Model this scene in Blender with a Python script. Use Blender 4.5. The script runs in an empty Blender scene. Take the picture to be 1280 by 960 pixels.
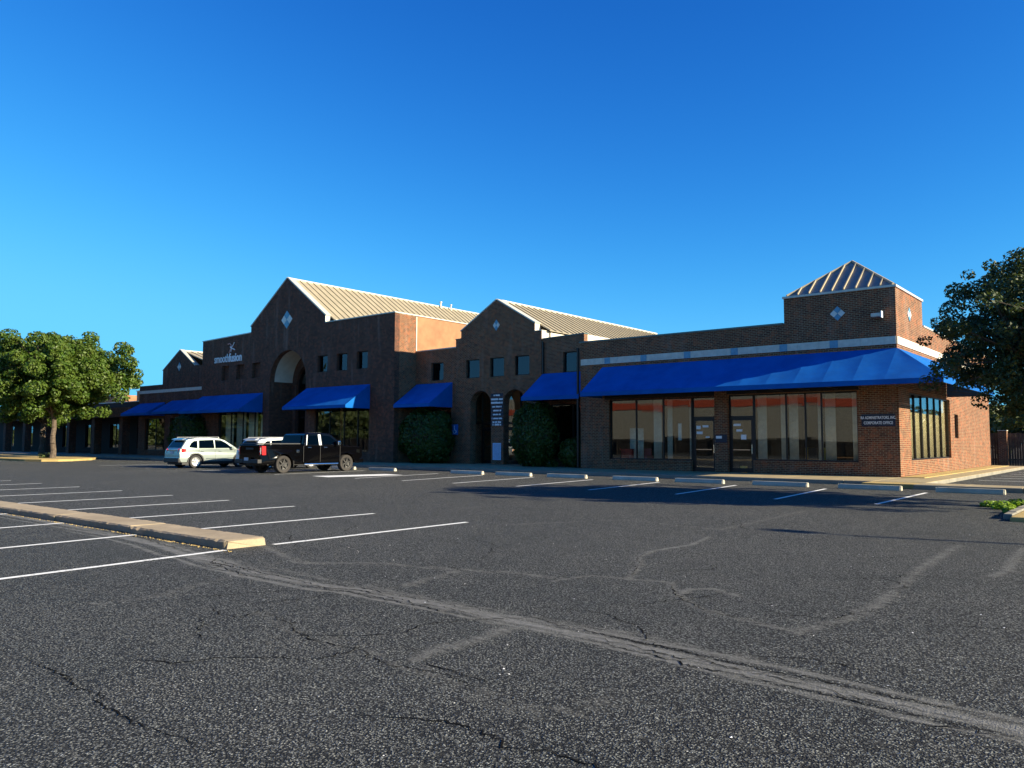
import bpy, bmesh, math, random
import numpy as np
from mathutils import Vector, Matrix
from mathutils.geometry import tessellate_polygon

random.seed(7); rng = np.random.default_rng(7)
SC = bpy.context.scene
COL = SC.collection
R = math.radians

# ------------------------------------------------------------------ camera
H = 1.53
cam_d = bpy.data.cameras.new("camera"); cam = bpy.data.objects.new("camera", cam_d); COL.objects.link(cam)
cam_d.sensor_width = 36.0; cam_d.lens = 995/1280*36.0
cam_d.clip_start = 0.1; cam_d.clip_end = 5000
def _cam():
    a, p, ro = R(39.42), R(4.11), R(0.18)
    fw = Vector((-math.sin(a)*math.cos(p), math.cos(a)*math.cos(p), math.sin(p)))
    r0 = Vector((math.cos(a), math.sin(a), 0)); u0 = r0.cross(fw)
    r = r0*math.cos(ro)+u0*math.sin(ro); u = u0*math.cos(ro)-r0*math.sin(ro)
    m = Matrix((( r.x, u.x, -fw.x, 0), (r.y, u.y, -fw.y, 0), (r.z, u.z, -fw.z, H), (0, 0, 0, 1)))
    cam.matrix_world = m
_cam()
SC.camera = cam

# ------------------------------------------------------------------ light
SUN_AZ, SUN_EL = 15.0, 21.5          # azimuth from +X towards +Y
w = bpy.data.worlds.new("World"); SC.world = w; w.use_nodes = True
nt = w.node_tree; nt.nodes.clear()
sky = nt.nodes.new('ShaderNodeTexSky'); sky.sky_type = 'NISHITA'; sky.sun_disc = False
sky.sun_elevation = R(SUN_EL); sky.sun_rotation = R(90-SUN_AZ)
sky.air_density = 1.0; sky.dust_density = 0.15; sky.ozone_density = 6.0; sky.altitude = 900
# deepen the thin-air blue: per-channel gamma and gain on the sky colour
SKY_S = 0.10
bg = nt.nodes.new('ShaderNodeBackground'); bg.inputs['Strength'].default_value = SKY_S
wo = nt.nodes.new('ShaderNodeOutputWorld')
se = nt.nodes.new('ShaderNodeSeparateColor'); co = nt.nodes.new('ShaderNodeCombineColor'); nt.links.new(sky.outputs[0], se.inputs[0])
for i_, (ga, mu, mx_) in enumerate(((2.1, 3.0, .17), (1.52, 2.2, .72), (1.1, 1.72, 1.3))):
    m0 = nt.nodes.new('ShaderNodeMath'); m0.operation = 'MULTIPLY'; m0.inputs[1].default_value = .15
    m1 = nt.nodes.new('ShaderNodeMath'); m1.operation = 'POWER'; m1.inputs[1].default_value = ga
    m2 = nt.nodes.new('ShaderNodeMath'); m2.operation = 'MULTIPLY'; m2.inputs[1].default_value = mu
    ks = []
    for op_, v_ in (('DIVIDE', mx_), ('POWER', 3), ('ADD', 1), ('POWER', 1/3)):
        k_ = nt.nodes.new('ShaderNodeMath'); k_.operation = op_; k_.inputs[1].default_value = v_; ks.append(k_)
    m3 = nt.nodes.new('ShaderNodeMath'); m3.operation = 'DIVIDE'; nt.links.new(m2.outputs[0], ks[0].inputs[0]); nt.links.new(ks[3].outputs[0], m3.inputs[1])
    for p_, q_ in zip(ks[:-1], ks[1:]): nt.links.new(p_.outputs[0], q_.inputs[0])
    m4 = nt.nodes.new('ShaderNodeMath'); m4.operation = 'MULTIPLY'; m4.inputs[1].default_value = 1/(SKY_S*2**1.35)
    nt.links.new(se.outputs[i_], m0.inputs[0])
    for p_, q_ in ((m0, m1), (m1, m2), (m2, m3), (m3, m4)): nt.links.new(p_.outputs[0], q_.inputs[0])
    nt.links.new(m4.outputs[0], co.inputs[i_])
nt.links.new(co.outputs[0], bg.inputs['Color']); nt.links.new(bg.outputs[0], wo.inputs['Surface'])
sd = bpy.data.lights.new("sun", 'SUN'); sd.energy = 5.0; sd.angle = R(0.5); sd.color = (1.0, 0.87, 0.63)
sun = bpy.data.objects.new("sun", sd); COL.objects.link(sun)
S = Vector((math.cos(R(SUN_AZ))*math.cos(R(SUN_EL)), math.sin(R(SUN_AZ))*math.cos(R(SUN_EL)), math.sin(R(SUN_EL))))
sun.rotation_euler = (-S).to_track_quat('-Z', 'Y').to_euler()
sun.location = (20, 0, 30)
SC.view_settings.view_transform = 'Standard'; SC.view_settings.look = 'None'
SC.view_settings.exposure = 1.35; SC.view_settings.gamma = 1.0; SC.view_settings.use_curve_mapping = False

# ------------------------------------------------------------------ materials
class NT:
    def __init__(s, name):
        s.m = bpy.data.materials.new(name); s.m.use_nodes = True
        s.t = s.m.node_tree; s.t.nodes.clear()
        s.out = s.n('ShaderNodeOutputMaterial')
    def n(s, ty, **kw):
        x = s.t.nodes.new(ty)
        for k, v in kw.items():
            if k in x.inputs: x.inputs[k].default_value = v
            else: setattr(x, k, v)
        return x
    def l(s, a, b): s.t.links.new(a, b)
    def pos(s): return s.n('ShaderNodeNewGeometry').outputs['Position']
    def noise(s, vec, scale, detail=4, rough=.55, dist=0):
        x = s.n('ShaderNodeTexNoise'); x.inputs['Scale'].default_value = scale; x.inputs['Detail'].default_value = detail
        x.inputs['Roughness'].default_value = rough; x.inputs['Distortion'].default_value = dist
        s.l(vec, x.inputs['Vector']); return x.outputs['Fac']
    def ramp(s, f, stops):
        x = s.n('ShaderNodeValToRGB'); e = x.color_ramp.elements
        while len(e) < len(stops): e.new(.5)
        for el, (p, c) in zip(e, stops):
            el.position = p; el.color = (c, c, c, 1) if isinstance(c, (int, float)) else (*c, 1)
        s.l(f, x.inputs[0]); return x.outputs[0]
    def mix(s, f, a, b, mode='MIX'):
        x = s.n('ShaderNodeMix', data_type='RGBA', blend_type=mode)
        for v, i in ((f, 0), (a, 6), (b, 7)):
            if isinstance(v, (int, float)): x.inputs[i].default_value = v if i == 0 else (v, v, v, 1)
            elif isinstance(v, tuple): x.inputs[i].default_value = (*v, 1)
            else: s.l(v, x.inputs[i])
        return x.outputs[2]
    def math(s, op, a, b=0.0, c=0.0):
        x = s.n('ShaderNodeMath', operation=op)
        for i, v in enumerate((a, b, c)):
            if isinstance(v, (int, float)): x.inputs[i].default_value = v
            else: s.l(v, x.inputs[i])
        return x.outputs[0]
    def bsdf(s, col, rough=.7, metal=0, spec=.5, bump=None, bstr=.3, bdist=.01, **kw):
        b = s.n('ShaderNodeBsdfPrincipled')
        for k, v in (('Base Color', col), ('Roughness', rough), ('Metallic', metal), ('Specular IOR Level', spec)):
            if isinstance(v, tuple): b.inputs[k].default_value = (*v, 1)
            elif isinstance(v, (int, float)): b.inputs[k].default_value = v
            else: s.l(v, b.inputs[k])
        for k, v in kw.items(): b.inputs[k.replace('_', ' ')].default_value = v
        if bump is not None:
            bn = s.n('ShaderNodeBump'); bn.inputs['Strength'].default_value = bstr; bn.inputs['Distance'].default_value = bdist
            s.l(bump, bn.inputs['Height']); s.l(bn.outputs[0], b.inputs['Normal'])
        s.l(b.outputs[0], s.out.inputs['Surface']); return b

def plain(name, col, rough=.6, metal=0, var=.25, scale=6, bump=.0, spec=.5, **kw):
    t = NT(name); p = t.pos(); n = t.noise(p, scale, 5)
    c2 = tuple(max(0, x*(1-var)) for x in col); c1 = tuple(min(1, x*(1+var*.6)) for x in col)
    col_ = t.mix(t.ramp(n, [(.3, 0), (.7, 1)]), c2, c1)
    t.bsdf(col_, rough, metal, spec, bump=t.noise(p, scale*8, 3) if bump else None, bstr=bump, bdist=.01, **kw)
    return t.m

def brick_mat(name, ca, cb, mortar, stain=.35, rowh=.0762, bw=.215):
    t = NT(name); g = t.pos()
    sp = t.n('ShaderNodeSeparateXYZ'); t.l(g, sp.inputs[0])
    u = t.math('ADD', sp.outputs[0], sp.outputs[1])
    cb_ = t.n('ShaderNodeCombineXYZ'); t.l(u, cb_.inputs[0]); t.l(sp.outputs[2], cb_.inputs[1])
    b = t.n('ShaderNodeTexBrick'); t.l(cb_.outputs[0], b.inputs['Vector'])
    b.inputs['Scale'].default_value = 1; b.inputs['Brick Width'].default_value = bw; b.inputs['Row Height'].default_value = rowh
    b.inputs['Mortar Size'].default_value = .0095; b.inputs['Mortar Smooth'].default_value = .2; b.inputs['Bias'].default_value = -.1
    b.inputs['Color1'].default_value = (*ca, 1); b.inputs['Color2'].default_value = (*cb, 1); b.inputs['Mortar'].default_value = (*mortar, 1)
    # second, offset brick noise: each brick gets its own burn
    vn = t.n('ShaderNodeTexVoronoi'); vn.inputs['Scale'].default_value = 6.5; t.l(cb_.outputs[0], vn.inputs['Vector'])
    c = t.mix(t.ramp(t.noise(g, 1.1, 6, .6), [(.3, 0), (.75, stain)]), b.outputs['Color'], tuple(x*.45 for x in ca))
    sv_ = t.n('ShaderNodeSeparateColor'); t.l(vn.outputs['Color'], sv_.inputs[0])
    c = t.mix(t.ramp(sv_.outputs[0], [(.82, 0), (.9, .28)]), c, (.05, .03, .024))
    c = t.mix(t.ramp(sv_.outputs[1], [(.78, 0), (.86, .5)]), c, tuple(min(1, x*1.5) for x in cb))
    # efflorescence towards the foot of the wall and streaks
    st = t.n('ShaderNodeMapping'); st.inputs['Scale'].default_value = (1.4, 1.4, .18); t.l(g, st.inputs[0])
    c = t.mix(t.ramp(t.noise(st.outputs[0], 1.6, 5), [(.55, 0), (.8, .3)]), c, (.34, .27, .22))
    t.bsdf(c, .88, 0, .3, bump=t.math('SUBTRACT', 1.0, b.outputs['Fac']), bstr=.7, bdist=.008)
    return t.m

M = {}
M['brick'] = brick_mat('brown_brick', (.105, .031, .016), (.225, .076, .033), (.36, .28, .165))
M['brick_dark'] = brick_mat('plum_brick', (.066, .023, .014), (.145, .052, .028), (.16, .12, .085), .3)
M['stucco_orange'] = plain('orange_stucco', (.31, .155, .078), .9, var=.22, scale=1.6, bump=.3)
M['stucco_cream'] = plain('cream_stucco', (.62, .57, .47), .9, var=.12, scale=2, bump=.2)
M['stone'] = plain('cast_stone', (.62, .58, .48), .8, var=.15, scale=5, bump=.2)
M['tile_blue'] = plain('blue_tile', (.12, .30, .42), .35, var=.2, scale=9)
M['tile_white'] = plain('pale_tile', (.66, .66, .60), .4, var=.1, scale=9)
M['coping'] = plain('coping_metal', (.55, .53, .45), .45, .2, var=.12)
M['coping_green'] = plain('coping_dark', (.10, .16, .15), .45, .3, var=.12)
M['roof'] = plain('tan_standing_seam', (.35, .30, .20), .5, .1, var=.12, scale=1.5)
M['roof_seam'] = plain('seam_metal', (.40, .34, .23), .45, .1, var=.08)
M['roof_grey'] = plain('grey_roof_metal', (.17, .195, .20), .6, .1, var=.15)  # tower roof panels, greyer and darker than the tan slopes
M['blind'] = plain('grey_blind', (.10, .16, .20), .8)
M['roof_flat'] = plain('flat_roof', (.35, .34, .32), .9)
M['frame'] = plain('bronze_frame', (.022, .019, .018), .4, .4, var=.2)
M['dark'] = plain('dark_trim', (.02, .02, .022), .6)
M['concrete'] = None
def concrete(name, col, yellow=0.0):
    t = NT(name); p = t.pos()
    n = t.noise(p, 1.3, 6, .65); n2 = t.noise(p, 45, 3)
    c = t.mix(t.ramp(n, [(.35, 0), (.7, 1)]), tuple(x*.68 for x in col), col)
    c = t.mix(t.ramp(n2, [(.45, 0), (.75, .4)]), c, tuple(x*.5 for x in col))
    t.bsdf(c, .92, 0, .25, bump=n2, bstr=.5, bdist=.01); return t.m
M['concrete'] = concrete('pavement_concrete', (.42, .335, .195))
M['kerb'] = concrete('kerb_concrete', (.29, .27, .22))
M['island'] = concrete('tan_concrete', (.42, .335, .22))
M['stop'] = concrete('wheel_stop_concrete', (.58, .54, .43))
M['dirt'] = concrete('dry_dirt', (.50, .36, .14))
def glass(name, refl, tint, spec_rough=.0, ior=1.5, gcol=(.9, .95, 1)):
    t = NT(name)
    tr = t.n('ShaderNodeBsdfTransparent'); tr.inputs[0].default_value = (*tint, 1)
    gl = t.n('ShaderNodeBsdfGlossy'); gl.inputs['Roughness'].default_value = spec_rough; gl.inputs['Color'].default_value = (*gcol, 1)
    # Schlick reflectance, the same from both faces of the pane
    gg = t.n('ShaderNodeNewGeometry'); dp = t.n('ShaderNodeVectorMath', operation='DOT_PRODUCT'); t.l(gg.outputs['Normal'], dp.inputs[0]); t.l(gg.outputs['Incoming'], dp.inputs[1])
    f0 = ((ior-1)/(ior+1))**2
    fr = t.math('MULTIPLY_ADD', t.math('POWER', t.math('SUBTRACT', 1.0, t.math('ABSOLUTE', dp.outputs['Value'])), 5.0), 1-f0, f0)
    p = t.pos(); bn = t.n('ShaderNodeBump'); bn.inputs['Strength'].default_value = .05; bn.inputs['Distance'].default_value = .02
    t.l(t.noise(p, .8, 2), bn.inputs['Height']); t.l(bn.outputs[0], gl.inputs['Normal'])
    f = t.math('ADD', fr, refl)
    mx = t.n('ShaderNodeMixShader'); t.l(f, mx.inputs[0]); t.l(tr.outputs[0], mx.inputs[1]); t.l(gl.outputs[0], mx.inputs[2])
    t.l(mx.outputs[0], t.out.inputs['Surface']); return t.m
M['glass'] = glass('shop_glass', .035, (.88, .89, .85))
M['glass_sky'] = glass('upper_glass', .02, (.2, .24, .26), gcol=(.85, .80, .90))
M['car_glass'] = glass('car_glass', .0, (.10, .12, .12), ior=1.28)
M['glass_side'] = glass('side_glass', .0, (.85, .86, .82), ior=1.2)
def fabric():
    t = NT('blue_awning_canvas'); p = t.pos()
    n = t.noise(p, 1.2, 4); c = t.mix(t.ramp(n, [(.3, 0), (.7, 1)]), (.002, .088, .34), (.003, .12, .44))
    st = t.n('ShaderNodeMapping'); st.inputs['Scale'].default_value = (3, 3, .5); t.l(p, st.inputs[0])
    c = t.mix(t.ramp(t.noise(st.outputs[0], 2, 6, .7), [(.5, 0), (.8, .4)]), c, (.02, .13, .33))
    c = t.mix(t.ramp(t.noise(p, .45, 4), [(.5, 0), (.7, .35)]), c, (.004, .05, .22))
    b = t.bsdf(c, .8, 0, .12, bump=t.noise(p, 2.5, 3), bstr=.25, bdist=.03); return t.m
M['awning'] = fabric()
M['curtain'] = plain('pale_curtain', (.78, .76, .68), .9, var=.15)
M['curtain_tan'] = plain('tan_curtain', (.66, .56, .38), .9, var=.15)
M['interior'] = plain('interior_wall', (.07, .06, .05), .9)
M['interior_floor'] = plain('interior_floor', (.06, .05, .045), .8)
M['red'] = plain('red_cloth', (.55, .03, .03), .7)
M['pink'] = plain('pink_cloth', (.6, .12, .16), .7)
M['yellow'] = plain('yellow_vinyl', (.75, .55, .08), .5)
M['wood'] = plain('warm_wood', (.32, .15, .06), .6)
M['white'] = plain('white_paint', (.75, .75, .73), .6, var=.12, scale=15)
M['white_sign'] = plain('white_lettering', (.85, .85, .85), .5, var=.03)
M['navy'] = plain('navy_panel', (.01, .014, .035), .5)
M['blue_sign'] = plain('blue_sign', (.02, .16, .55), .45, var=.05)
M['poster'] = plain('pale_blue_poster', (.42, .62, .85), .5, var=.06)
M['ink'] = plain('grey_print', (.16, .22, .34), .6)
M['pink_mark'] = plain('coral_mark', (.75, .35, .28), .5)
M['fence'] = plain('weathered_cedar', (.10, .065, .042), .9, var=.4, scale=3)
def line_mat():
    t = NT('lot_line_paint'); p = t.pos()
    n = t.noise(p, 26, 5, .7); n2 = t.noise(p, 3, 4)
    wv = t.math('ADD', n, t.math('MULTIPLY', n2, .5))
    b = t.bsdf(t.mix(t.ramp(n2, [(.3, 0), (.7, 1)]), (.70, .70, .66), (.86, .86, .82)), .8)
    tr = t.n('ShaderNodeBsdfTransparent'); mx = t.n('ShaderNodeMixShader')
    t.l(t.ramp(wv, [(.80, 1), (.98, .12)]), mx.inputs[0]); t.l(tr.outputs[0], mx.inputs[1]); t.l(b.outputs[0], mx.inputs[2])
    t.l(mx.outputs[0], t.out.inputs['Surface']); return t.m
M['line'] = line_mat()
def asphalt():
    t = NT('worn_asphalt'); p = t.pos()
    v = t.n('ShaderNodeTexVoronoi'); v.inputs['Scale'].default_value = 84; t.l(p, v.inputs['Vector'])
    v2 = t.n('ShaderNodeTexVoronoi'); v2.inputs['Scale'].default_value = 54; t.l(p, v2.inputs['Vector'])
    sv = t.n('ShaderNodeSeparateColor'); t.l(v.outputs['Color'], sv.inputs[0])
    sv2 = t.n('ShaderNodeSeparateColor'); t.l(v2.outputs['Color'], sv2.inputs[0])
    big = t.noise(p, .22, 5, .6); mid = t.noise(p, 1.7, 6, .65)
    base = t.mix(t.ramp(big, [(.3, 0), (.7, 1)]), (.054, .060, .057), (.092, .095, .088))
    base = t.mix(t.ramp(mid, [(.35, 0), (.7, .6)]), base, (.106, .108, .100))
    grav = t.ramp(sv.outputs[0], [(.0, .25), (.45, 1.0), (.85, 1.75), (1, 2.9)])
    c = t.mix(1.0, base, grav, 'MULTIPLY')
    pit = t.ramp(v2.outputs['Distance'], [(.10, 1.55), (.36, 1.1), (.56, .08)])
    c = t.mix(1.0, c, pit, 'MULTIPLY')
    a = t.n('ShaderNodeAttribute', attribute_name='worn')
    st = t.n('ShaderNodeMapping'); st.inputs['Scale'].default_value = (.55, 1.6, 1); t.l(p, st.inputs[0])
    wn = t.ramp(t.math('ADD', t.math('MULTIPLY', a.outputs['Fac'], .50), t.math('MULTIPLY', t.math('SUBTRACT', t.noise(st.outputs[0], 7, 9, .8), .52), 1.9)), [(.10, 0), (.30, .45), (.62, .95)])
    wc = t.mix(t.ramp(t.noise(p, 22, 4), [(.3, 0), (.7, 1)]), (.105, .106, .100), (.175, .174, .162))
    c = t.mix(wn, c, wc)
    # oil and tar stains under the stalls
    s1 = t.ramp(t.noise(p, .9, 3, .5), [(.66, 0), (.74, .35)])
    c = t.mix(s1, c, (.036, .037, .037))
    hgt = t.math('ADD', t.math('MULTIPLY', v.outputs['Distance'], -1.0), t.math('MULTIPLY', v2.outputs['Distance'], -.8))
    hgt = t.math('MULTIPLY', hgt, t.math('SUBTRACT', 1.0, t.math('MULTIPLY', wn, .75)))
    t.bsdf(c, .86, 0, .35, bump=hgt, bstr=1.0, bdist=.014)
    return t.m
M['asphalt'] = asphalt()
M['crack'] = plain('crack_shadow', (.012, .012, .012), 1, var=.4, spec=0)
M['ground'] = plain('dry_ground', (.16, .13, .075), .95, var=.4, scale=.5)
def leaf(name, ca, cb, cc, trans=.35):
    t = NT(name); g = t.n('ShaderNodeNewGeometry')
    c = t.mix(t.ramp(g.outputs['Random Per Island'], [(0, 0), (1, 1)]), ca, cb)
    c = t.mix(t.ramp(t.noise(g.outputs['Position'], 1.6, 3), [(.4, 0), (.65, .7)]), c, cc)
    d = t.n('ShaderNodeBsdfPrincipled'); t.l(c, d.inputs['Base Color']); d.inputs['Roughness'].default_value = .5
    d.inputs['Specular IOR Level'].default_value = .35
    tl = t.n('ShaderNodeBsdfTranslucent'); t.l(t.mix(1.0, c, (1.5, 1.45, .5), 'MULTIPLY'), tl.inputs[0])
    mx = t.n('ShaderNodeMixShader', Fac=trans); mx.inputs[0].default_value = trans
    t.l(d.outputs[0], mx.inputs[1]); t.l(tl.outputs[0], mx.inputs[2]); t.l(mx.outputs[0], t.out.inputs['Surface']); return t.m
M['leaf_bright'] = leaf('elm_leaves', (.022, .060, .008), (.090, .158, .018), (.11, .145, .024), .3)
M['leaf_oak'] = leaf('live_oak_leaves', (.022, .042, .012), (.05, .078, .022), (.08, .10, .035), .2)
M['leaf_bush'] = leaf('hedge_leaves', (.028, .055, .008), (.06, .10, .014), (.04, .07, .01), .2)
M['leaf_far'] = leaf('far_tree_leaves', (.05, .08, .025), (.10, .13, .04), (.12, .13, .05), .25)
M['leaf_weed'] = leaf('weed_leaves', (.13, .26, .02), (.26, .42, .05), (.26, .36, .05), .35)
M['bark'] = plain('grey_bark', (.10, .075, .055), .95, var=.45, scale=7, bump=.8)
M['bark_dark'] = plain('oak_bark', (.09, .07, .055), .95, var=.4, scale=7, bump=.8)
def paint(name, col, metal=.0, rough=.3, coat=1.0):
    t = NT(name); p = t.pos()
    n = t.noise(p, 3, 4); c = t.mix(t.ramp(n, [(.35, 0), (.7, .3)]), col, tuple(min(1, x*.75) for x in col))
    t.bsdf(c, rough, metal, .3 if col[0] > .1 else .12, Coat_Weight=coat, Coat_Roughness=.04); return t.m
M['silver_paint'] = paint('silver_green_paint', (.30, .35, .33), .35, .3)
M['white_car'] = paint('pearl_white_paint', (.60, .62, .62), .1, .3)
M['black_paint'] = paint('black_paint', (.0015, .0015, .002), .0, .1, .25)
M['plastic'] = plain('black_plastic', (.02, .02, .021), .55)
M['tyre'] = plain('tyre_rubber', (.03, .029, .028), .85, var=.3, scale=20)
M['tyre_letter'] = plain('dusty_tyre', (.035, .031, .028), .9, var=.3, scale=20)
M['alloy'] = plain('alloy_wheel', (.62, .63, .62), .3, .5, var=.1)
M['chrome'] = plain('chrome', (.75, .75, .76), .12, 1.0, var=.05)
M['tail'] = plain('tail_lamp_red', (.55, .02, .02), .12, var=.1)
M['plate'] = plain('licence_plate', (.55, .58, .6), .5)
M['brick_red'] = plain('red_paver', (.30, .10, .07), .9, var=.35, scale=8)

# ------------------------------------------------------------------ object helpers
def tag(o, label=None, cat=None, group=None, kind=None):
    if label: o['label'] = label
    if cat: o['category'] = cat
    if group: o['group'] = group
    if kind: o['kind'] = kind
    return o
def thing(name, label, cat, loc=(0, 0, 0), rotz=0, group=None):
    o = bpy.data.objects.new(name, None); COL.objects.link(o); o.empty_display_size = .2
    o.location = loc; o.rotation_euler = (0, 0, rotz)
    o['world'] = 0
    del o['world']
    return tag(o, label, cat, group)
class MB:
    """collects polygons; build() links them as ONE mesh object"""
    def __init__(s): s.v = []; s.f = []; s.mi = []
    def face(s, pts, mi=0):
        b = len(s.v); s.v += [tuple(p) for p in pts]; s.f.append(tuple(range(b, b+len(pts)))); s.mi.append(mi); return s
    def box(s, x0, x1, y0, y1, z0, z1, mi=0):
        b = len(s.v)
        s.v += [(x0, y0, z0), (x1, y0, z0), (x1, y1, z0), (x0, y1, z0), (x0, y0, z1), (x1, y0, z1), (x1, y1, z1), (x0, y1, z1)]
        for q in ((3, 2, 1, 0), (4, 5, 6, 7), (0, 1, 5, 4), (1, 2, 6, 5), (2, 3, 7, 6), (3, 0, 4, 7)):
            s.f.append(tuple(b+i for i in q)); s.mi.append(mi)
        return s
    def hexa(s, p, mi=0):      # eight points, bottom ring then top ring
        b = len(s.v); s.v += [tuple(q) for q in p]
        for q in ((3, 2, 1, 0), (4, 5, 6, 7), (0, 1, 5, 4), (1, 2, 6, 5), (2, 3, 7, 6), (3, 0, 4, 7)):
            s.f.append(tuple(b+i for i in q)); s.mi.append(mi)
        return s
    def bar(s, a, b, r, n=6, r2=None, cap=True, mi=0):
        a = Vector(a); b = Vector(b); d = (b-a).normalized(); r2 = r if r2 is None else r2
        up = Vector((0, 0, 1)) if abs(d.z) < .9 else Vector((1, 0, 0)); u = d.cross(up).normalized(); v = d.cross(u)
        k = len(s.v)
        for c, rr in ((a, r), (b, r2)):
            for i in range(n):
                t = 2*math.pi*i/n; s.v.append(tuple(c+u*math.cos(t)*rr+v*math.sin(t)*rr))
        for i in range(n):
            j = (i+1) % n; s.f.append((k+i, k+n+i, k+n+j, k+j)); s.mi.append(mi)
        if cap:
            s.f.append(tuple(k+i for i in range(n))); s.f.append(tuple(k+n+i for i in reversed(range(n)))); s.mi += [mi, mi]
        return s
    def extrude(s, loops, a, b, axis='y', mi=0, caps=(True, True)):
        """polygon with holes (loops of (u,z)) extruded from a to b along axis"""
        loops = [list(l) for l in loops]
        P = (lambda u, z, w: (u, w, z)) if axis == 'y' else ((lambda u, z, w: (w, u, z)) if axis == 'x' else (lambda u, z, w: (u, z, w)))
        flat = [p for l in loops for p in l]
        tris = tessellate_polygon([[Vector((p[0], p[1], 0)) for p in l] for l in loops])
        for w, on in ((a, caps[0]), (b, caps[1])):
            if not on: continue
            k = len(s.v); s.v += [P(p[0], p[1], w) for p in flat]
            for t in tris: s.f.append(tuple(k+i for i in t)); s.mi.append(mi)
        for l in loops:
            n = len(l)
            for i in range(n):
                p, q = l[i], l[(i+1) % n]
                s.face([P(p[0], p[1], a), P(q[0], q[1], a), P(q[0], q[1], b), P(p[0], p[1], b)], mi)
        return s
    def build(s, name, mats, parent=None, smooth=False, bevel=0, merge=False, segs=2, world=True):
        me = bpy.data.meshes.new(name); me.from_pydata(s.v, [], s.f)
        mats = mats if isinstance(mats, (list, tuple)) else [mats]
        for m in mats: me.materials.append(m)
        if len(mats) > 1: me.polygons.foreach_set('material_index', s.mi)
        if merge or bevel:
            bm = bmesh.new(); bm.from_mesh(me); bmesh.ops.remove_doubles(bm, verts=bm.verts, dist=1e-4)
            if bevel:
                ed = [e for e in bm.edges if e.is_manifold and e.calc_face_angle(0) > .5]
                bmesh.ops.bevel(bm, geom=ed, offset=bevel, segments=segs, profile=.5, affect='EDGES', clamp_overlap=True)
            bmesh.ops.recalc_face_normals(bm, faces=bm.faces); bm.to_mesh(me); bm.free()
        else:
            bm = bmesh.new(); bm.from_mesh(me); bmesh.ops.remove_doubles(bm, verts=bm.verts, dist=1e-5)
            bmesh.ops.recalc_face_normals(bm, faces=bm.faces); bm.to_mesh(me); bm.free()
        if smooth:
            me.polygons.foreach_set('use_smooth', [True]*len(me.polygons))
            try: me.set_sharp_from_angle(angle=R(38))
            except Exception: pass
        me.update()
        o = bpy.data.objects.new(name, me); COL.objects.link(o)
        if parent: attach(o, parent, world)
        return o
def attach(o, parent, world=True):
    o.parent = parent
    if world:   # geometry is in world metres: cancel the (unrotated) root's location
        r = parent; off = Vector((0, 0, 0))
        while r is not None: off += r.location; r = r.parent
        o.location = -off
def origin(o, c):
    """move a world-built mesh's origin to c"""
    c = Vector(c); o.data.transform(Matrix.Translation(-c)); o.location = Vector(o.location)+c; return o
def struct(o): return tag(o, kind='structure')
def rect(x0, x1, z0, z1): return [(x0, z0), (x1, z0), (x1, z1), (x0, z1)]
def arch(x0, x1, z0, zs, n=18):
    c = (x0+x1)/2; r = (x1-x0)/2
    return [(x0, z0), (x1, z0)]+[(c+r*math.cos(math.pi*i/n), zs+r*math.sin(math.pi*i/n)) for i in range(n+1)]
def text_mesh(txt, size, depth, bold=0.0, sx=1.0):
    cu = bpy.data.curves.new('t', 'FONT'); cu.body = txt; cu.size = size; cu.extrude = depth; cu.offset = bold
    cu.align_x = 'CENTER'; cu.align_y = 'CENTER'; cu.resolution_u = 3
    o = bpy.data.objects.new('t', cu); COL.objects.link(o)
    dg = bpy.context.evaluated_depsgraph_get(); dg.update()
    me = bpy.data.meshes.new_from_object(o.evaluated_get(dg)); bpy.data.objects.remove(o); bpy.data.curves.remove(cu)
    me.transform(Matrix.Diagonal((sx, 1, 1, 1))); return me
def text_front(name, txt, size, loc, mat, parent, depth=.012, bold=0, sx=1.0):
    """lettering on a wall that faces -Y"""
    me = text_mesh(txt, size, depth, bold, sx); me.transform(Matrix.Rotation(R(90), 4, 'X')); me.name = name
    me.materials.clear(); me.materials.append(mat)
    me.transform(Matrix.Translation(Vector(loc)))
    o = bpy.data.objects.new(name, me); COL.objects.link(o); attach(o, parent); return o
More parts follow.
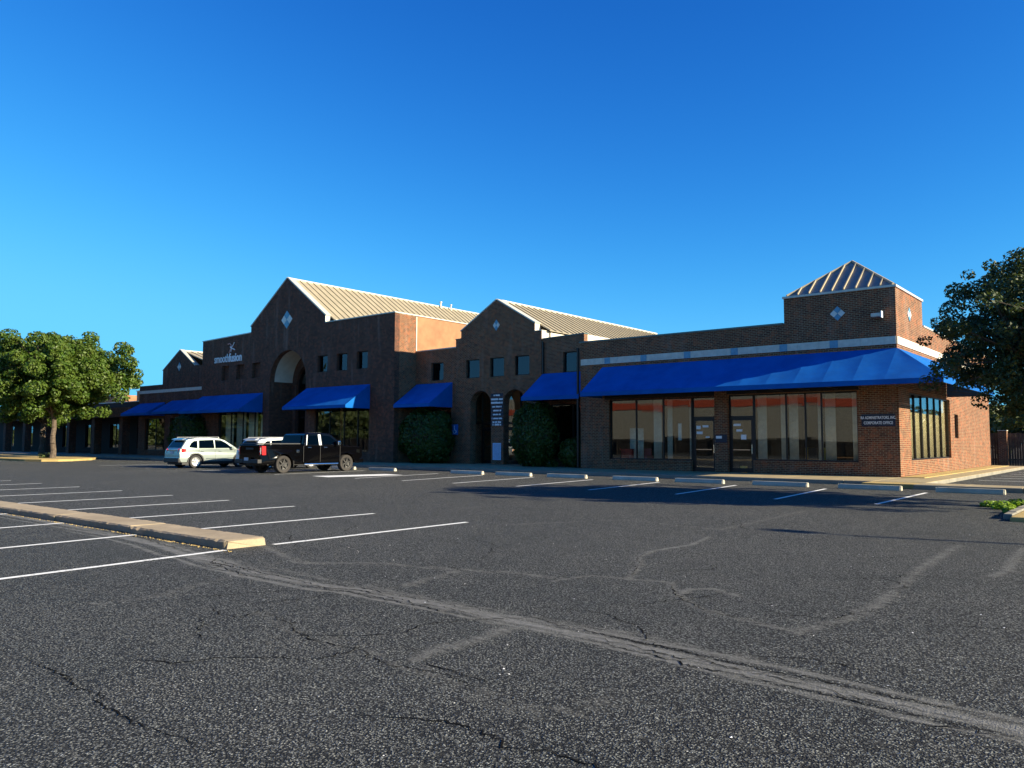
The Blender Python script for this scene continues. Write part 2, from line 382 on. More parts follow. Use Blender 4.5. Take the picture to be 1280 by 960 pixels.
# ================================================================== GROUND
WORN = [
 ([(-30,6.2),(-15,6.05),(-11.26,5.80),(-10.01,5.60),(-8.18,5.36),(-7.14,5.36),(-6.57,5.45),(-5.64,5.43),(-4.79,5.39),(-4.41,5.38),(-3.44,5.36),(-2.76,5.27),(-2.15,5.21),(-1.67,5.17),(-1.21,5.12),(-.66,5.08),(2,4.98),(12,4.7)],.07,1.35),
 ([(-12,6.1),(-9.6,5.75),(-7.6,5.7),(-5.7,5.62),(-4.4,5.6),(-3.2,5.62),(-2.3,5.5)],.10,.5),
 ([(-2.41,6.50),(-2.22,7.23),(-2.20,8.39),(-2.41,10.79),(-2.49,13.72)],.10,.6),
 ([(-3.87,7.39),(-3.94,7.74),(-3.76,7.89),(-3.39,7.69)],.06,.9),
 ([(-10.25,6.78),(-8.56,6.19),(-7.79,6.85),(-6.63,7.09),(-6.04,7.36),(-5.35,7.37)],.10,.6),
 ([(-6.63,7.09),(-6.52,6.51),(-6.35,5.87),(-6.46,5.31)],.10,.6),
 ([(-4.18,4.02),(-4.24,4.25),(-4.21,4.65),(-4.28,5.22)],.09,.8),
 ([(-3.26,3.68),(-2.76,3.64),(-2.63,3.93),(-2.55,4.24)],.12,.35),
 ([(-1.63,10.69),(-1.55,11.13),(-1.64,12.31),(-1.69,13.82)],.09,.7),
 ([(-9.45,11.51),(-8.81,12.66),(-8.28,13.54),(-6.11,13.18),(-6.30,17.63)],.09,.5),
 ([(-7.92,3.43),(-7.79,3.91),(-8.13,4.60),(-8.36,5.54)],.10,.5),
 ([(-4.77,7.87),(-5.18,8.83),(-5.56,9.42),(-5.69,10.04),(-5.58,11.05),(-5.80,12.06)],.055,.9),
 ([(-3.96,7.43),(-3.62,7.08),(-3.34,6.84),(-2.98,6.71),(-2.43,6.56)],.05,.9),
 ([(-5.33,7.19),(-5.20,7.79),(-4.71,7.86),(-4.27,7.96),(-3.96,7.43)],.05,.8),
 ([(-6.41,4.24),(-5.54,3.97),(-4.63,3.93),(-3.38,3.74)],.09,.35)]
CRACKS = [
 [(-6.41,4.24),(-6.01,4.15),(-5.80,4.13),(-5.54,3.97),(-5.13,3.87),(-4.85,3.92),(-4.63,3.93),(-4.47,3.83),(-4.19,3.80),(-3.99,3.84),(-3.80,3.88),(-3.56,3.85),(-3.38,3.74),(-3.02,3.69)],
 [(-6.44,2.26),(-6.02,2.26),(-5.47,2.24),(-5.31,2.20),(-5.09,2.25),(-4.84,2.16),(-4.50,2.15),(-4.19,2.17),(-3.92,2.20),(-3.68,2.20),(-3.50,2.12)],
 [(-4.27,7.96),(-3.96,7.43),(-3.62,7.08),(-3.34,6.84),(-2.98,6.71),(-2.43,6.56)],
 [(-4.77,7.87),(-5.18,8.83),(-5.56,9.42),(-5.69,10.04)],
 [(-9.81,5.49),(-8.79,5.49),(-8.23,5.45),(-7.53,5.42),(-6.99,5.32),(-6.57,5.48),(-5.90,5.45)],
 [(-6.92,4.04),(-6.59,3.91),(-6.33,3.96),(-6.49,4.40)],
 [(-4.11,4.00),(-3.86,3.95),(-3.65,3.95),(-3.32,3.93)],
 [(-7.63,9.29),(-7.56,8.76),(-7.21,8.30),(-6.96,7.75)],
 [(-6.63,7.09),(-6.96,7.22),(-7.35,7.06)],
 [(-4.68,5.70),(-4.01,5.52),(-3.27,5.44),(-2.85,5.43),(-2.44,5.22),(-2.11,5.25),(-1.70,5.24)],
 [(-5.33,7.19),(-5.45,7.50),(-5.20,7.79),(-4.71,7.86)],
 [(-15.92,6.80),(-13.46,6.20),(-11.52,5.93),(-10.22,5.71)],
 [(-1.11,4.86),(-0.85,4.92),(-0.63,4.88)]]
def seg_dist(X, Y, pts):
    d = np.full(X.shape, 1e9)
    for (ax, ay), (bx, by) in zip(pts[:-1], pts[1:]):
        vx, vy = bx-ax, by-ay; t = np.clip(((X-ax)*vx+(Y-ay)*vy)/(vx*vx+vy*vy+1e-9), 0, 1)
        d = np.minimum(d, np.hypot(X-ax-t*vx, Y-ay-t*vy))
    return d
def asphalt_sheet():
    rs = random.Random(3); base_ = WORN[0][0]
    for k in range(4):
        off = (k-1.5)*.11; L_ = []
        for (ax, ay), (bx, by) in zip(base_[:-1], base_[1:]):
            n_ = max(1, int(abs(bx-ax)/.6))
            for i in range(n_): off += rs.gauss(0, .03)-(off-(k-1.5)*.10)*.2; L_.append((ax+(bx-ax)*i/n_, ay+(by-ay)*i/n_+off))
        WORN.append((L_, .035+.02*rs.random(), 1.2))
    xs = np.concatenate([np.linspace(-150, -13, 60)[:-1], np.arange(-13, 1.0, .05), np.linspace(1, 60, 30)])
    ys = np.concatenate([np.linspace(-60, 1.2, 20)[:-1], np.arange(1.2, 9, .05), np.arange(9, 15, .12), np.linspace(15, 62, 40)])
    X, Y = np.meshgrid(xs, ys); nx, ny = len(xs), len(ys)
    worn = np.zeros_like(X)
    m = (X > -31) & (X < 13) & (Y < 19) & (Y > 1)
    xx, yy = X[m], Y[m]; wv = np.zeros_like(xx)
    wob = .35*np.sin(xx*5.1+yy*2.3)+.25*np.sin(xx*11.7-yy*7.1)+.2*np.sin(yy*19+xx*3)
    for pts, wd, st in WORN:
        d = seg_dist(xx, yy, pts); wv = np.maximum(wv, st*np.clip(1.4-d/(wd*(1+.3*wob)), 0, 1))
    worn[m] = wv
    Z = .0*X
    Z = .012*np.sin(X*.31+1)*np.sin(Y*.27)-.006   # a lot is never dead level
    Z[(Y > 20) | (X < -14) | (Y < 1.3)] = 0
    Z = np.where(m, Z*np.clip((20-Y)/4, 0, 1)*np.clip((X+14)/3, 0, 1), 0)
    v = np.stack([X, Y, Z], -1).reshape(-1, 3)
    i = np.arange(nx*ny).reshape(ny, nx)
    f = np.stack([i[:-1, :-1], i[:-1, 1:], i[1:, 1:], i[1:, :-1]], -1).reshape(-1, 4)
    me = bpy.data.meshes.new('parking_lot'); me.vertices.add(len(v)); me.vertices.foreach_set('co', v.astype(np.float32).ravel())
    me.loops.add(f.size); me.loops.foreach_set('vertex_index', f.astype(np.int32).ravel())
    me.polygons.add(len(f)); me.polygons.foreach_set('loop_start', np.arange(0, f.size, 4, dtype=np.int32))
    me.update(calc_edges=True)
    at = me.attributes.new('worn', 'FLOAT', 'POINT'); at.data.foreach_set('value', worn.astype(np.float32).ravel())
    me.materials.append(M['asphalt']); me.validate()
    o = bpy.data.objects.new('parking_lot', me); COL.objects.link(o); return struct(o)
lot = asphalt_sheet()
g = MB().face([(-1500, -1500, -.06), (1500, -1500, -.06), (1500, 1500, -.06), (-1500, 1500, -.06)])
struct(g.build('ground', M['ground']))
def zlot(x, y):
    if y > 19 or x < -14 or y < 1.3 or x > 13: return 0.0
    return (.012*math.sin(x*.31+1)*math.sin(y*.27)-.006)*min(1, max(0, (20-y)/4))*min(1, max(0, (x+14)/3))
def ribbon(name, pts, w0, w1, mat, jag=.5, step=.05, z=.004, parent=lot):
    """jagged ribbon lying on the lot"""
    P = [];
    for (ax, ay), (bx, by) in zip(pts[:-1], pts[1:]):
        n = max(1, int(math.hypot(bx-ax, by-ay)/step))
        for k in range(n): P.append((ax+(bx-ax)*k/n, ay+(by-ay)*k/n))
    P.append(pts[-1]); Q = []
    for i, (x, y) in enumerate(P):
        Q.append((x+random.gauss(0, .012)*jag*2, y+random.gauss(0, .012)*jag*2))
    mb = MB(); L = len(Q); prev = None
    for i, (x, y) in enumerate(Q):
        a = Q[max(0, i-1)]; b = Q[min(L-1, i+1)]; dx, dy = b[0]-a[0], b[1]-a[1]; d = math.hypot(dx, dy)+1e-6
        t = i/max(1, L-1); ww = (w0+(w1-w0)*t)*random.uniform(1-jag, 1+jag)*min(1, 4*t+.15, 4*(1-t)+.15)
        l = (x-dy/d*ww, y+dx/d*ww, zlot(x, y)+z); r = (x+dy/d*ww, y-dx/d*ww, zlot(x, y)+z)
        if prev: mb.face([prev[0], prev[1], r, l])
        prev = (l, r)
    return mb.build(name, mat, parent)
for k in range(48):
    x, y = random.uniform(-13, 4), random.uniform(2.2, 15); a = random.choice((0, .1, -.15, 1.5, 1.3, .6, 2.3))+random.gauss(0, .2); P = [(x, y)]
    for i in range(random.randint(6, 16)):
        a += random.gauss(0, .45); x += math.cos(a)*.16; y += math.sin(a)*.16; P.append((x, y))
    CRACKS.append(P)
for o_ in (-.13, .12, -.02):
    bx_ = [p[0] for p in WORN[0][0]]; by_ = [p[1] for p in WORN[0][0]]
    P = [(x+random.gauss(0, .02), float(np.interp(x, bx_, by_))+o_+random.gauss(0, .02)) for x in [-9.6+.22*i for i in range(44)]]
    CRACKS += [P[:9], P[11:24], P[27:42]]
for c in CRACKS: ribbon('crack', c, .006, .0035, M['crack'], jag=.65, step=.035)
def paint_line(x0, y0, x1, y1, w=.055, z=.004):
    n = 14; mb = MB(); pr = None; dx, dy = x1-x0, y1-y0; d = math.hypot(dx, dy); ox, oy = -dy/d*w, dx/d*w
    for k in range(n+1):
        t = k/n; x, y = x0+dx*t, y0+dy*t; j = random.uniform(-.006, .006)
        l = (x+ox, y+oy+j, zlot(x, y)+z); r = (x-ox, y-oy+j, zlot(x, y)+z)
        if pr: mb.face([pr[0], pr[1], r, l])
        pr = (l, r)
    return mb.build('parking_line', M['line'], lot)
LX = [-10.34, -13.0, -15.8, -18.6, -21.45, -24.5, -27.5, -30.6, -33.5, -36.4, -39.3]
for x in LX:
    paint_line(x, 7.0, x, 11.25); paint_line(x+.02, 6.2, x+.42, 1.6)
RX = [(-5.65, -5.75), (-8.2, -8.75), (-11.15, -11.85), (-14.2, -14.9), (-17.15, -17.9), (-20.1, -20.9), (-22.8, -23.8), (-25.6, -26.6), (-31.2, -31.9), (-34.1, -34.6), (-37.4, -37.9), (-43.3, -43.6), (-46.2, -46.5), (-49, -49.3)]
for a, b in RX: paint_line(a, 21.1, b, 26.9)
# stalls of the side lot, running across from the side walk
for y in (37.2, 40.0, 42.8, 45.6, 48.4): paint_line(-6.0, y, -1.2, y)
# worn white access symbol patch by the truck
mb = MB(); mb.face([(-28.6, 21.2, .005), (-27.2, 21.0, .005), (-26.5, 24.6, .005), (-27.9, 24.8, .005)])
mb.build('painted_patch', M['line'], lot)
# ---- kerbed pavement in front of the building (slabs are pieces)
def slab_walk(x0, x1, y0, y1, name='sidewalk', dx=1.5, kerb=True, z=.15):
    rootm = MB().box(x0, x1, y0+.16, y1, -.05, z-.02).build(name, M['kerb']); struct(rootm)
    if kerb:
        x = x0
        while x < x1-.05:
            xe = min(x+3.05, x1)
            MB().box(x+.006, xe-.006, y0, y0+.15, -.05, z-.004+random.uniform(-.003, .004)).build('kerb_stone', M['kerb'], rootm, bevel=.015, world=False)
            x = xe
    x = x0
    while x < x1-.05:
        xe = min(x+dx, x1); h = z+random.uniform(-.003, .003)
        MB().box(x+.006, xe-.006, y0+.162, y1, z-.04, h).build('paving_slab', M['concrete'], rootm, world=False)
        x = xe
    return rootm
slab_walk(-61.0, -8.2, 30.1, 34.2, 'sidewalk', 2.9)
slab_walk(-8.2, -6.5, 30.1, 56.2, 'side_walk', 1.7)
slab_walk(-6.5, 2.5, 28.6, 30.09, 'median_walk', 1.5)
struct(MB().box(-8.19, -7.35, 34.2, 55.5, .05, .175).build('dry_bed', M['dirt'], bevel=.02))
mb = MB().box(-8.2, -6.5, 28.9, 30.09, -.05, .148); struct(mb.build('pavement_corner', M['dirt'], bevel=.02))
mb = MB().box(-61, -23.6, 34.2, 36.0, -.05, .147); struct(mb.build('planting_bed_paving', M['concrete']))
# lighter concrete apron of the far left
mb = MB().box(-105, -61.01, 31.0, 37.0, -.05, .14); struct(mb.build('far_sidewalk', M['kerb']))
# ---- raised dividing island, cast in sections
isl = MB().box(-82, -10.5, 6.32, 6.86, -.05, .04).build('kerb_island', M['island']); struct(isl)
x = -10.38
k = 0
while x > -60:
    L = random.choice((3.0, 3.05, 3.1)); xa = x-L
    mb = MB(); dz = random.uniform(-.006, .006); dy = random.uniform(-.012, .012)
    n_ = 46 if k < 5 else 8; pr_ = None; y0_, y1_, zt_ = 6.27+dy, 6.92+dy, .105+dz; chip = 0
    for i in range(n_+1):
        xx = xa+.01+(L-.02)*i/n_; j = lambda s=.004: random.gauss(0, s)
        chip = max(0, chip*.6+(random.uniform(.01, .03) if random.random() < .10 else 0)); end = .012*(i in (0, n_))+(.02 if k == 0 and i == n_ else 0)
        ring = [(xx, y0_+j(), -.05), (xx+j(), y0_+j()+end, zt_-.022-chip*.5+j()), (xx, y0_+.025+chip+j(), zt_-end*.5+j(.002)), (xx, (y0_+y1_)/2, zt_-end*.3+j(.0015)), (xx, y1_-.025-j(), zt_-end*.5+j(.002)), (xx+j(), y1_-end+j(), zt_-.022+j()), (xx, y1_, -.05)]
        if pr_:
            for q in range(6): mb.face([pr_[q], pr_[q+1], ring[q+1], ring[q]])
        else: mb.face(ring)
        pr_ = ring
    mb.face(pr_)
    mb.build('island_section', M['island'], isl, world=False)
    x = xa; k += 1
# rubble of the broken nose and litter along the kerb
mb = MB()
for k in range(340):
    x = -10.1-abs(random.gauss(0, 6)); y = 6.2-abs(random.gauss(0, .035)); s = random.uniform(.003, .009)
    z = zlot(x, y); mb.hexa([(x-s, y-s, z), (x+s, y-s*.8, z), (x+s*.8, y+s, z), (x-s, y+s*.7, z), (x-s*.5, y-s*.5, z+s), (x+s*.6, y-s*.4, z+s*.9), (x+s*.4, y+s*.5, z+s*1.1), (x-s*.4, y+s*.5, z+s)])
o = mb.build('kerb_gravel', M['dirt']); tag(o, kind='stuff', label='crumbs of tan concrete along the foot of the island kerb', cat='gravel')
mb = MB()
for k in range(420):
    x = random.uniform(-12, 4); y = random.uniform(1.5, 16); s = random.uniform(.003, .012)*(1 if y > 4 else .7); z = zlot(x, y)+.002; a = random.random()*6.28
    p = [(x+s*math.cos(a+q)*random.uniform(.5, 1), y+s*math.sin(a+q), z+random.uniform(0, s*.5)) for q in (0, 1.6, 3.1, 4.7)]
    mb.face(p)
o = mb.build('leaf_litter', M['white']); tag(o, kind='stuff', label='small pale chips and leaf scraps scattered over the asphalt', cat='litter')
# ---- wheel stops
def wheel_stop(xc, y, L, label):
    t = thing('wheel_stop', label, 'wheel stop', (xc, y, 0), 0, 'concrete wheel stops along the front stalls')
    sh = [(-.10, 0), (.10, 0), (.095, .05), (.055, .155), (-.055, .155), (-.095, .05)]
    mb = MB(); h = L/2
    ring = lambda x, s: [(x, p[0]*s, p[1]*(1 if s == 1 else .93)) for p in sh]
    secs = [ring(-h, .8), ring(-h+.05, 1), ring(h-.05, 1), ring(h, .8)]
    for a, b in zip(secs[:-1], secs[1:]):
        for i in range(6): j = (i+1) % 6; mb.face([a[i], a[j], b[j], b[i]])
    mb.face(secs[0]); mb.face(secs[-1])
    mb.build('stop_body', M['stop'], t, world=False, bevel=.006)
    for s in (-1, 1): MB().bar((s*h*.62, 0, .15), (s*h*.62, 0, .161), .016, 8).build('steel_pin', M['plastic'], t, world=False)
    return t
stops = [(-4.68, 27.5, 1.85, 'concrete wheel stop farthest right, beside the weedy island'), (-7.55, 27.5, 1.95, 'concrete wheel stop below the office name sign at the brick corner'),
 (-10.5, 27.5, 1.95, 'concrete wheel stop in front of the curtained window right of the entrance'), (-13.55, 27.5, 1.95, 'sunlit concrete wheel stop in front of the right glass door'),
 (-16.3, 27.5, 2.0, 'concrete wheel stop in front of the left glass door, between sun and shade'), (-19.6, 27.5, 2.0, 'shaded wheel stop in front of the window with red cloth'),
 (-22.5, 27.5, 2.0, 'shaded wheel stop at the left end of the long awning'), (-25.3, 27.5, 2.0, 'shaded wheel stop in front of the clipped bush right of the arches'),
 (-31.2, 27.5, 2.0, 'shaded wheel stop in front of the bush left of the arches'), (-34.3, 27.5, 1.9, 'wheel stop just beyond the nose of the black pickup')]
for x, y, L, lb in stops: wheel_stop(x, y, L, lb)
# ---- right island with pavers
ri = MB().box(-2.45, 3, 18.3, 27.2, -.05, .09).build('tree_island', M['dirt'], bevel=.03); struct(ri)
for k in range(14):
    y = 18.75+k*.6; MB().box(-2.62, -2.46, y, y+.58, -.05, .115+random.uniform(-.01, .01)).build('edge_stone', M['kerb'], ri, bevel=.015, world=False)
for k in range(9):
    MB().box(-2.44, -1.9, 21.4+k*.5, 21.86+k*.5, .08, .17+random.uniform(-.02, .02)).build('paver', M['brick_red'], ri, bevel=.02, world=False)

# ================================================================== OFFICE BUILDING
B = thing('office_building', 'long low brown brick office building with gables, blue awnings and a square corner tower', 'building', (-30, 36, 0))
YF, YM, YB = 34.2, 36.1, 55.0
XR = -8.2
# --- right wing walls
w1 = [(-21.76, .66), (-17.24, .66), (-17.24, .155), (-16.06, .155), (-16.06, 3.62), (-21.76, 3.62)]
w2 = [(-15.42, .155), (-14.24, .155), (-14.24, .72), (-9.78, .72), (-9.78, 3.66), (-15.42, 3.66)]
MB().extrude([[(-23.5, 0), (XR, 0), (XR, 6.66), (-12.73, 6.66), (-23.5, 6.66)], w1, w2], YF, YF+.32).build('wall', M['brick'], B)
MB().extrude([rect(YF+.321, YB, 0, 6.66), rect(36.0, 43.85, .79, 3.62), rect(44.85, 45.75, 1.75, 2.95)], XR-.32, XR, 'x').build('wall', M['brick'], B)
MB().box(-23.5, -23.2, YF+.321, YB, 0, 6.66).build('wall', M['brick'], B)
MB().box(-23.199, XR-.33, YB-.3, YB, 0, 6.66).build('wall', M['brick'], B)
MB().box(-23.19, XR-.33, YF+.33, YB-.31, 5.9, 6.1).build('flat_roof', M['roof_flat'], B)
# tower
MB().box(-12.73, XR, YF, YF+.3, 6.661, 7.78).build('tower_wall', M['brick'], B)
MB().box(XR-.3, XR, YF+.301, 38.7, 6.661, 7.78).build('tower_wall', M['brick'], B)
MB().box(-12.73, -12.43, YF+.301, 38.7, 6.2, 7.78).build('tower_wall', M['brick'], B)
MB().box(-12.429, XR-.301, 38.4, 38.7, 6.2, 7.78).build('tower_wall', M['brick'], B)
MB().box(-12.78, XR+.05, YF-.05, 38.75, 7.781, 7.87).build('tower_coping', M['coping'], B)
# pyramid roof with standing seams
a = [(-12.62, YF+.1), (XR-.1, YF+.1), (XR-.1, 38.6), (-12.62, 38.6)]; ap = (-10.45, 36.4, 9.5)
for i in range(4):
    p, q = a[i], a[(i+1) % 4]
    fr = MB().face([(p[0], p[1], 7.90), (q[0], q[1], 7.90), ap]).build('tower_roof', M['roof_grey'], B)
    # seams: run up the slope from eave, stopped at the hips
    P = Vector((p[0], p[1], 7.90)); Q = Vector((q[0], q[1], 7.90)); A = Vector(ap); mid = (P+Q)/2; upv = (A-mid)
    nrm = (Q-P).cross(A-P).normalized();  nrm = nrm if nrm.z > 0 else -nrm
    for k in range(1, 9):
        t = k/9; s = 1-abs(2*t-1); b0 = P+(Q-P)*t; b1 = b0+upv*s*.985; dd = (Q-P).normalized()*.022; hh = nrm*.075
        MB().hexa([b0-dd, b0+dd, b1+dd, b1-dd, b0-dd+hh, b0+dd+hh, b1+dd+hh, b1-dd+hh]).build('roof_seam', M['roof_seam'], fr)
    MB().bar(P+hh*.3, A+Vector((0, 0, .02)), .055, 6).build('hip_cap', M['roof_seam'], fr)
# band of stones with blue tiles
def band(x0, x1, z0, z1, blues, Y=YF, parent=B, w=.6):
    x = x0; k = 0
    while x < x1-.05:
        nb = [b for b in blues if abs(b-x) < .05 or (x < b < x+w)]
        if nb and abs(nb[0]-x) < .051: xe = x+.34; m = M['tile_blue']; nm = 'band_tile'
        else:
            xe = min(x+w, x1); m = M['stone']; nm = 'band_stone'
            if nb: xe = nb[0]
        if xe-x > .02: MB().box(x+.004, xe-.004, Y-.03, Y+.02, z0, z1).build(nm, m, parent)
        x = xe
MB().box(-23.48, XR+.0, YF-.012, YF+.01, 5.475, 5.775).build('band_backing', M['kerb'], B)
band(-23.46, XR-.02, 5.47, 5.78, [-22.0, -19.9, -17.55, -15.2, -12.95, -10.8], w=.45)
y = YF+.02
MB().box(XR-.01, XR+.012, YF, YB-.02, 5.475, 5.775).build('band_backing', M['kerb'], B)
while y < YB-.1:
    MB().box(XR-.02, XR+.03, y+.004, min(y+.6, YB)-.004, 5.47, 5.78).build('band_stone', M['stone'], B); y += .6
# copings
MB().box(-23.55, -12.79, YF-.04, YF+.36, 6.661, 6.73).build('coping', M['coping_green'], B)
MB().box(XR-.36, XR+.04, 38.76, YB+.04, 6.661, 6.73).build('coping', M['coping'], B)
# diamonds: four small tiles each
def diamond(cx, cz, hw, hh, Y, axis='y', parent=B):
    back = 'diamond_tile'
    for i, (du, dz) in enumerate(((0, .5), (.5, 0), (0, -.5), (-.5, 0))):
        c = (cx+du*hw, cz+dz*hh); g_ = .48
        lp = [(c[0], c[1]+hh*g_), (c[0]+hw*g_, c[1]), (c[0], c[1]-hh*g_), (c[0]-hw*g_, c[1])]
        mb = MB().extrude([lp], Y-.03 if axis == 'y' else Y-.02, Y+.02 if axis == 'y' else Y+.03, axis)
        mb.build('diamond_tile', M['tile_blue'] if i in (0, 2) else M['tile_white'], parent)
diamond(-10.46, 6.91, .31, .31, YF)
diamond(36.3, 6.91, .31, .31, XR, 'x')
# --- middle section
mid_l = [(-37.8, 0), (-34.16, 0), (-34.16, 7.36), (-37.8, 7.33)]
wn = lambda xc: rect(xc-.55, xc+.55, 5.37, 6.53)
MB().extrude([mid_l, wn(-35.85), rect(-37.3, -34.6, .6, 3.6)], YM, YM+.35).build('wall', M['brick'], B)
MB().extrude([[(-27.45, 0), (-23.2, 0), (-23.2, 6.0), (-24.55, 6.0), (-24.55, 7.44), (-27.45, 7.36)], wn(-25.42), rect(-26.9, -23.9, .6, 3.6)], YM, YM+.35).build('wall', M['brick'], B)
gab = [(-34.16, 0), (-27.45, 0), (-27.45, 7.86), (-27.95, 7.86), (-27.95, 8.34), (-30.83, 10.0), (-33.72, 8.34), (-33.72, 7.86), (-34.16, 7.86)]
A1, A2 = arch(-32.9, -31.22, .15, 3.72), arch(-30.25, -28.57, .15, 3.72)
A1 = [(-32.9, .15), (-31.22, .15)]+A1[2:]; A2 = [(-30.25, .15), (-28.57, .15)]+A2[2:]
YG = YM-.08
MB().extrude([gab, A1, A2, wn(-32.72), wn(-30.78), wn(-28.86)], YG, YG+.5).build('gable_wall', M['brick'], B)
def arch_ring(x0, x1, zs, Y, wd=.22, n=26, parent=B):
    c = (x0+x1)/2; r = (x1-x0)/2; mb = MB()
    for i in range(n):
        a0 = math.pi*(i+.06)/n; a1 = math.pi*(i+.94)/n; r1 = r+wd
        P = [(c+rr*math.cos(a_), zs+rr*math.sin(a_)) for rr, a_ in ((r+.005, a0), (r1, a0), (r1, a1), (r+.005, a1))]
        mb.extrude([P], Y-.025, Y+.05)
    o = mb.build('arch_ring', M['brick'], parent); tag(o, kind='stuff'); return o
arch_ring(-32.9, -31.22, 3.72, YG); arch_ring(-30.25, -28.57, 3.72, YG)
# copings of the gable: cream metal, stepped
def coping_run(pts, Y0, Y1, th=.07, mat='coping', parent=B):
    for (x0, z0), (x1, z1) in zip(pts[:-1], pts[1:]):
        d = Vector((x1-x0, 0, z1-z0)).normalized(); n = Vector((-d.z, 0, d.x)); n = n if n.z > 0 or (abs(n.z) < 1e-6 and n.x > 0) else -n
        if abs(d.x) < 1e-6: n = Vector((1 if x0 > -30.8 or True else -1, 0, 0))
        a_, b_ = Vector((x0, 0, z0)), Vector((x1, 0, z1)); o_ = n*th; lo = n*.003
        MB().hexa([a_+lo+Vector((0, Y0, 0)), b_+lo+Vector((0, Y0, 0)), b_+lo+Vector((0, Y1, 0)), a_+lo+Vector((0, Y1, 0)), a_+o_+Vector((0, Y0, 0)), b_+o_+Vector((0, Y0, 0)), b_+o_+Vector((0, Y1, 0)), a_+o_+Vector((0, Y1, 0))]).build('coping', M[mat], parent)
coping_run([(-33.76, 8.33), (-30.83, 10.01)], YG-.03, YG+.55); coping_run([(-30.83, 10.01), (-27.9, 8.33)], YG-.03, YG+.55)
MB().box(-27.949, -27.92, YG+.02, YG+.55, 7.87, 8.33).build('coping', M['stucco_cream'], B)
MB().box(-27.449, -27.42, YG+.02, YG+.7, 7.36, 7.86).build('coping', M['stucco_cream'], B)
MB().box(-27.94, -27.40, YG-.03, YG+.55, 7.861, 7.90).build('coping', M['coping'], B)
MB().box(-34.19, -33.73, YG-.03, YG+.55, 7.861, 7.90).build('coping', M['coping_green'], B)
MB().hexa([(-37.78, YM-.03, 7.335), (-34.17, YM-.03, 7.365), (-34.17, YM+.4, 7.365), (-37.78, YM+.4, 7.335), (-37.78, YM-.03, 7.40), (-34.17, YM-.03, 7.43), (-34.17, YM+.4, 7.43), (-37.78, YM+.4, 7.40)]).build('coping', M['coping'], B)
MB().hexa([(-27.44, YM-.03, 7.365), (-24.52, YM-.03, 7.445), (-24.52, YM+.4, 7.445), (-27.44, YM+.4, 7.365), (-27.44, YM-.03, 7.42), (-24.52, YM-.03, 7.50), (-24.52, YM+.4, 7.50), (-27.44, YM+.4, 7.42)]).build('coping', M['coping_green'], B)
MB().box(-24.85, -24.55, YM+.351, 46.0, 5.0, 7.44).build('parapet', M['stucco_cream'], B)
MB().box(-24.9, -24.5, 42.2, 43.4, 7.441, 7.75).build('vent_box', M['stucco_cream'], B)
diamond(-30.83, 8.47, .27, .34, YG)
# roof of the middle section (ridge runs back)
def gable_roof(xr, zr, xe, ze, y0, y1, step=.61, name='roof', parent=B, both=True):
    """standing seam panels on the slope facing +X; plain slope on the other side"""
    y = y0; k = 0
    sl = MB().face([(xr, y0, zr-.02), (xe, y0, ze-.02), (xe, y1, ze-.02), (xr, y1, zr-.02)]).build(name, M['roof_seam'], parent)
    while y < y1-.1:
        ye = min(y+step, y1)
        MB().hexa([(xr, y, zr-.015), (xe, y, ze-.015), (xe, ye, ze-.015), (xr, ye, zr-.015), (xr, y+.02, zr+.01), (xe, y+.02, ze+.01), (xe, ye-.02, ze+.01), (xr, ye-.02, zr+.01)]).build('roof_panel', M['roof'], sl)
        n = Vector((zr-ze, 0, abs(xe-xr))).normalized()*.07
        MB().hexa([(xr, y-.014, zr+.0), (xe, y-.014, ze+.0), (xe, y+.014, ze+.0), (xr, y+.014, zr+.0), (xr+n.x, y-.014, zr+n.z), (xe+n.x, y-.014, ze+n.z), (xe+n.x, y+.014, ze+n.z), (xr+n.x, y+.014, zr+n.z)]).build('roof_seam', M['roof_seam'], sl)
        y = ye
    MB().bar((xr, y0, zr+.03), (xr, y1, zr+.03), .09, 6).build('ridge_cap', M['coping'], sl)
    if both:
        xw = 2*xr-xe; MB().face([(xr, y0, zr-.02), (xw, y0, ze-.02), (xw, y1, ze-.02), (xr, y1, zr-.02)]).build(name, M['roof'], parent)
gable_roof(-30.85, 9.98, -27.2, 7.88, YG+.51, YB+.5)
MB().box(-27.6, -27.3, YG+.71, YB, 6.2, 7.80).build('eave_wall', M['stucco_cream'], B)
MB().box(-34.3, -34.0, YG+.71, YB, 6.2, 7.80).build('eave_wall', M['stucco_cream'], B)
MB().box(-37.7, -34.31, YM+.36, YB, 6.2, 6.4).build('flat_roof', M['roof_flat'], B)
MB().box(-27.29, -24.86, YM+.36, YB, 6.2, 6.4).build('flat_roof', M['roof_flat'], B)
MB().face([(-34.3, YB+.3, 6), (-27.4, YB+.3, 6), (-27.4, YB+.3, 7.8), (-30.85, YB+.3, 9.9), (-34.3, YB+.3, 7.8)]).build('wall', M['brick'], B)
# --- tall block
AB = arch(-51.45, -47.05, .15, 5.9, 30)
tall = [(-61.1, 0), (-37.8, 0), (-37.8, 9.68), (-44.95, 9.72), (-44.95, 10.2), (-49.52, 13.44), (-54.1, 10.25), (-54.1, 9.75), (-61.1, 9.6)]
rw = [rect(x-.56, x+.56, 6.28, 7.46) for x in (-45.18, -43.06, -40.96)]
lw = [rect(x-.55, x+.55, 6.26, 7.42) for x in (-57.6, -55.45, -53.3)]
MB().extrude([tall, AB, rect(-45.95, -40.17, .75, 3.8), rect(-58.46, -52.25, .75, 3.8)]+rw+lw, YF, YF+.4).build('front_wall', M['brick_dark'], B)
MB().box(-38.2, -37.8, YF+.401, YM-.001, 0, 9.68).build('wall', M['brick'], B)
MB().box(-38.2, -37.83, YM+.001, YB, 0, 9.72).build('stucco_wall', M['stucco_orange'], B)
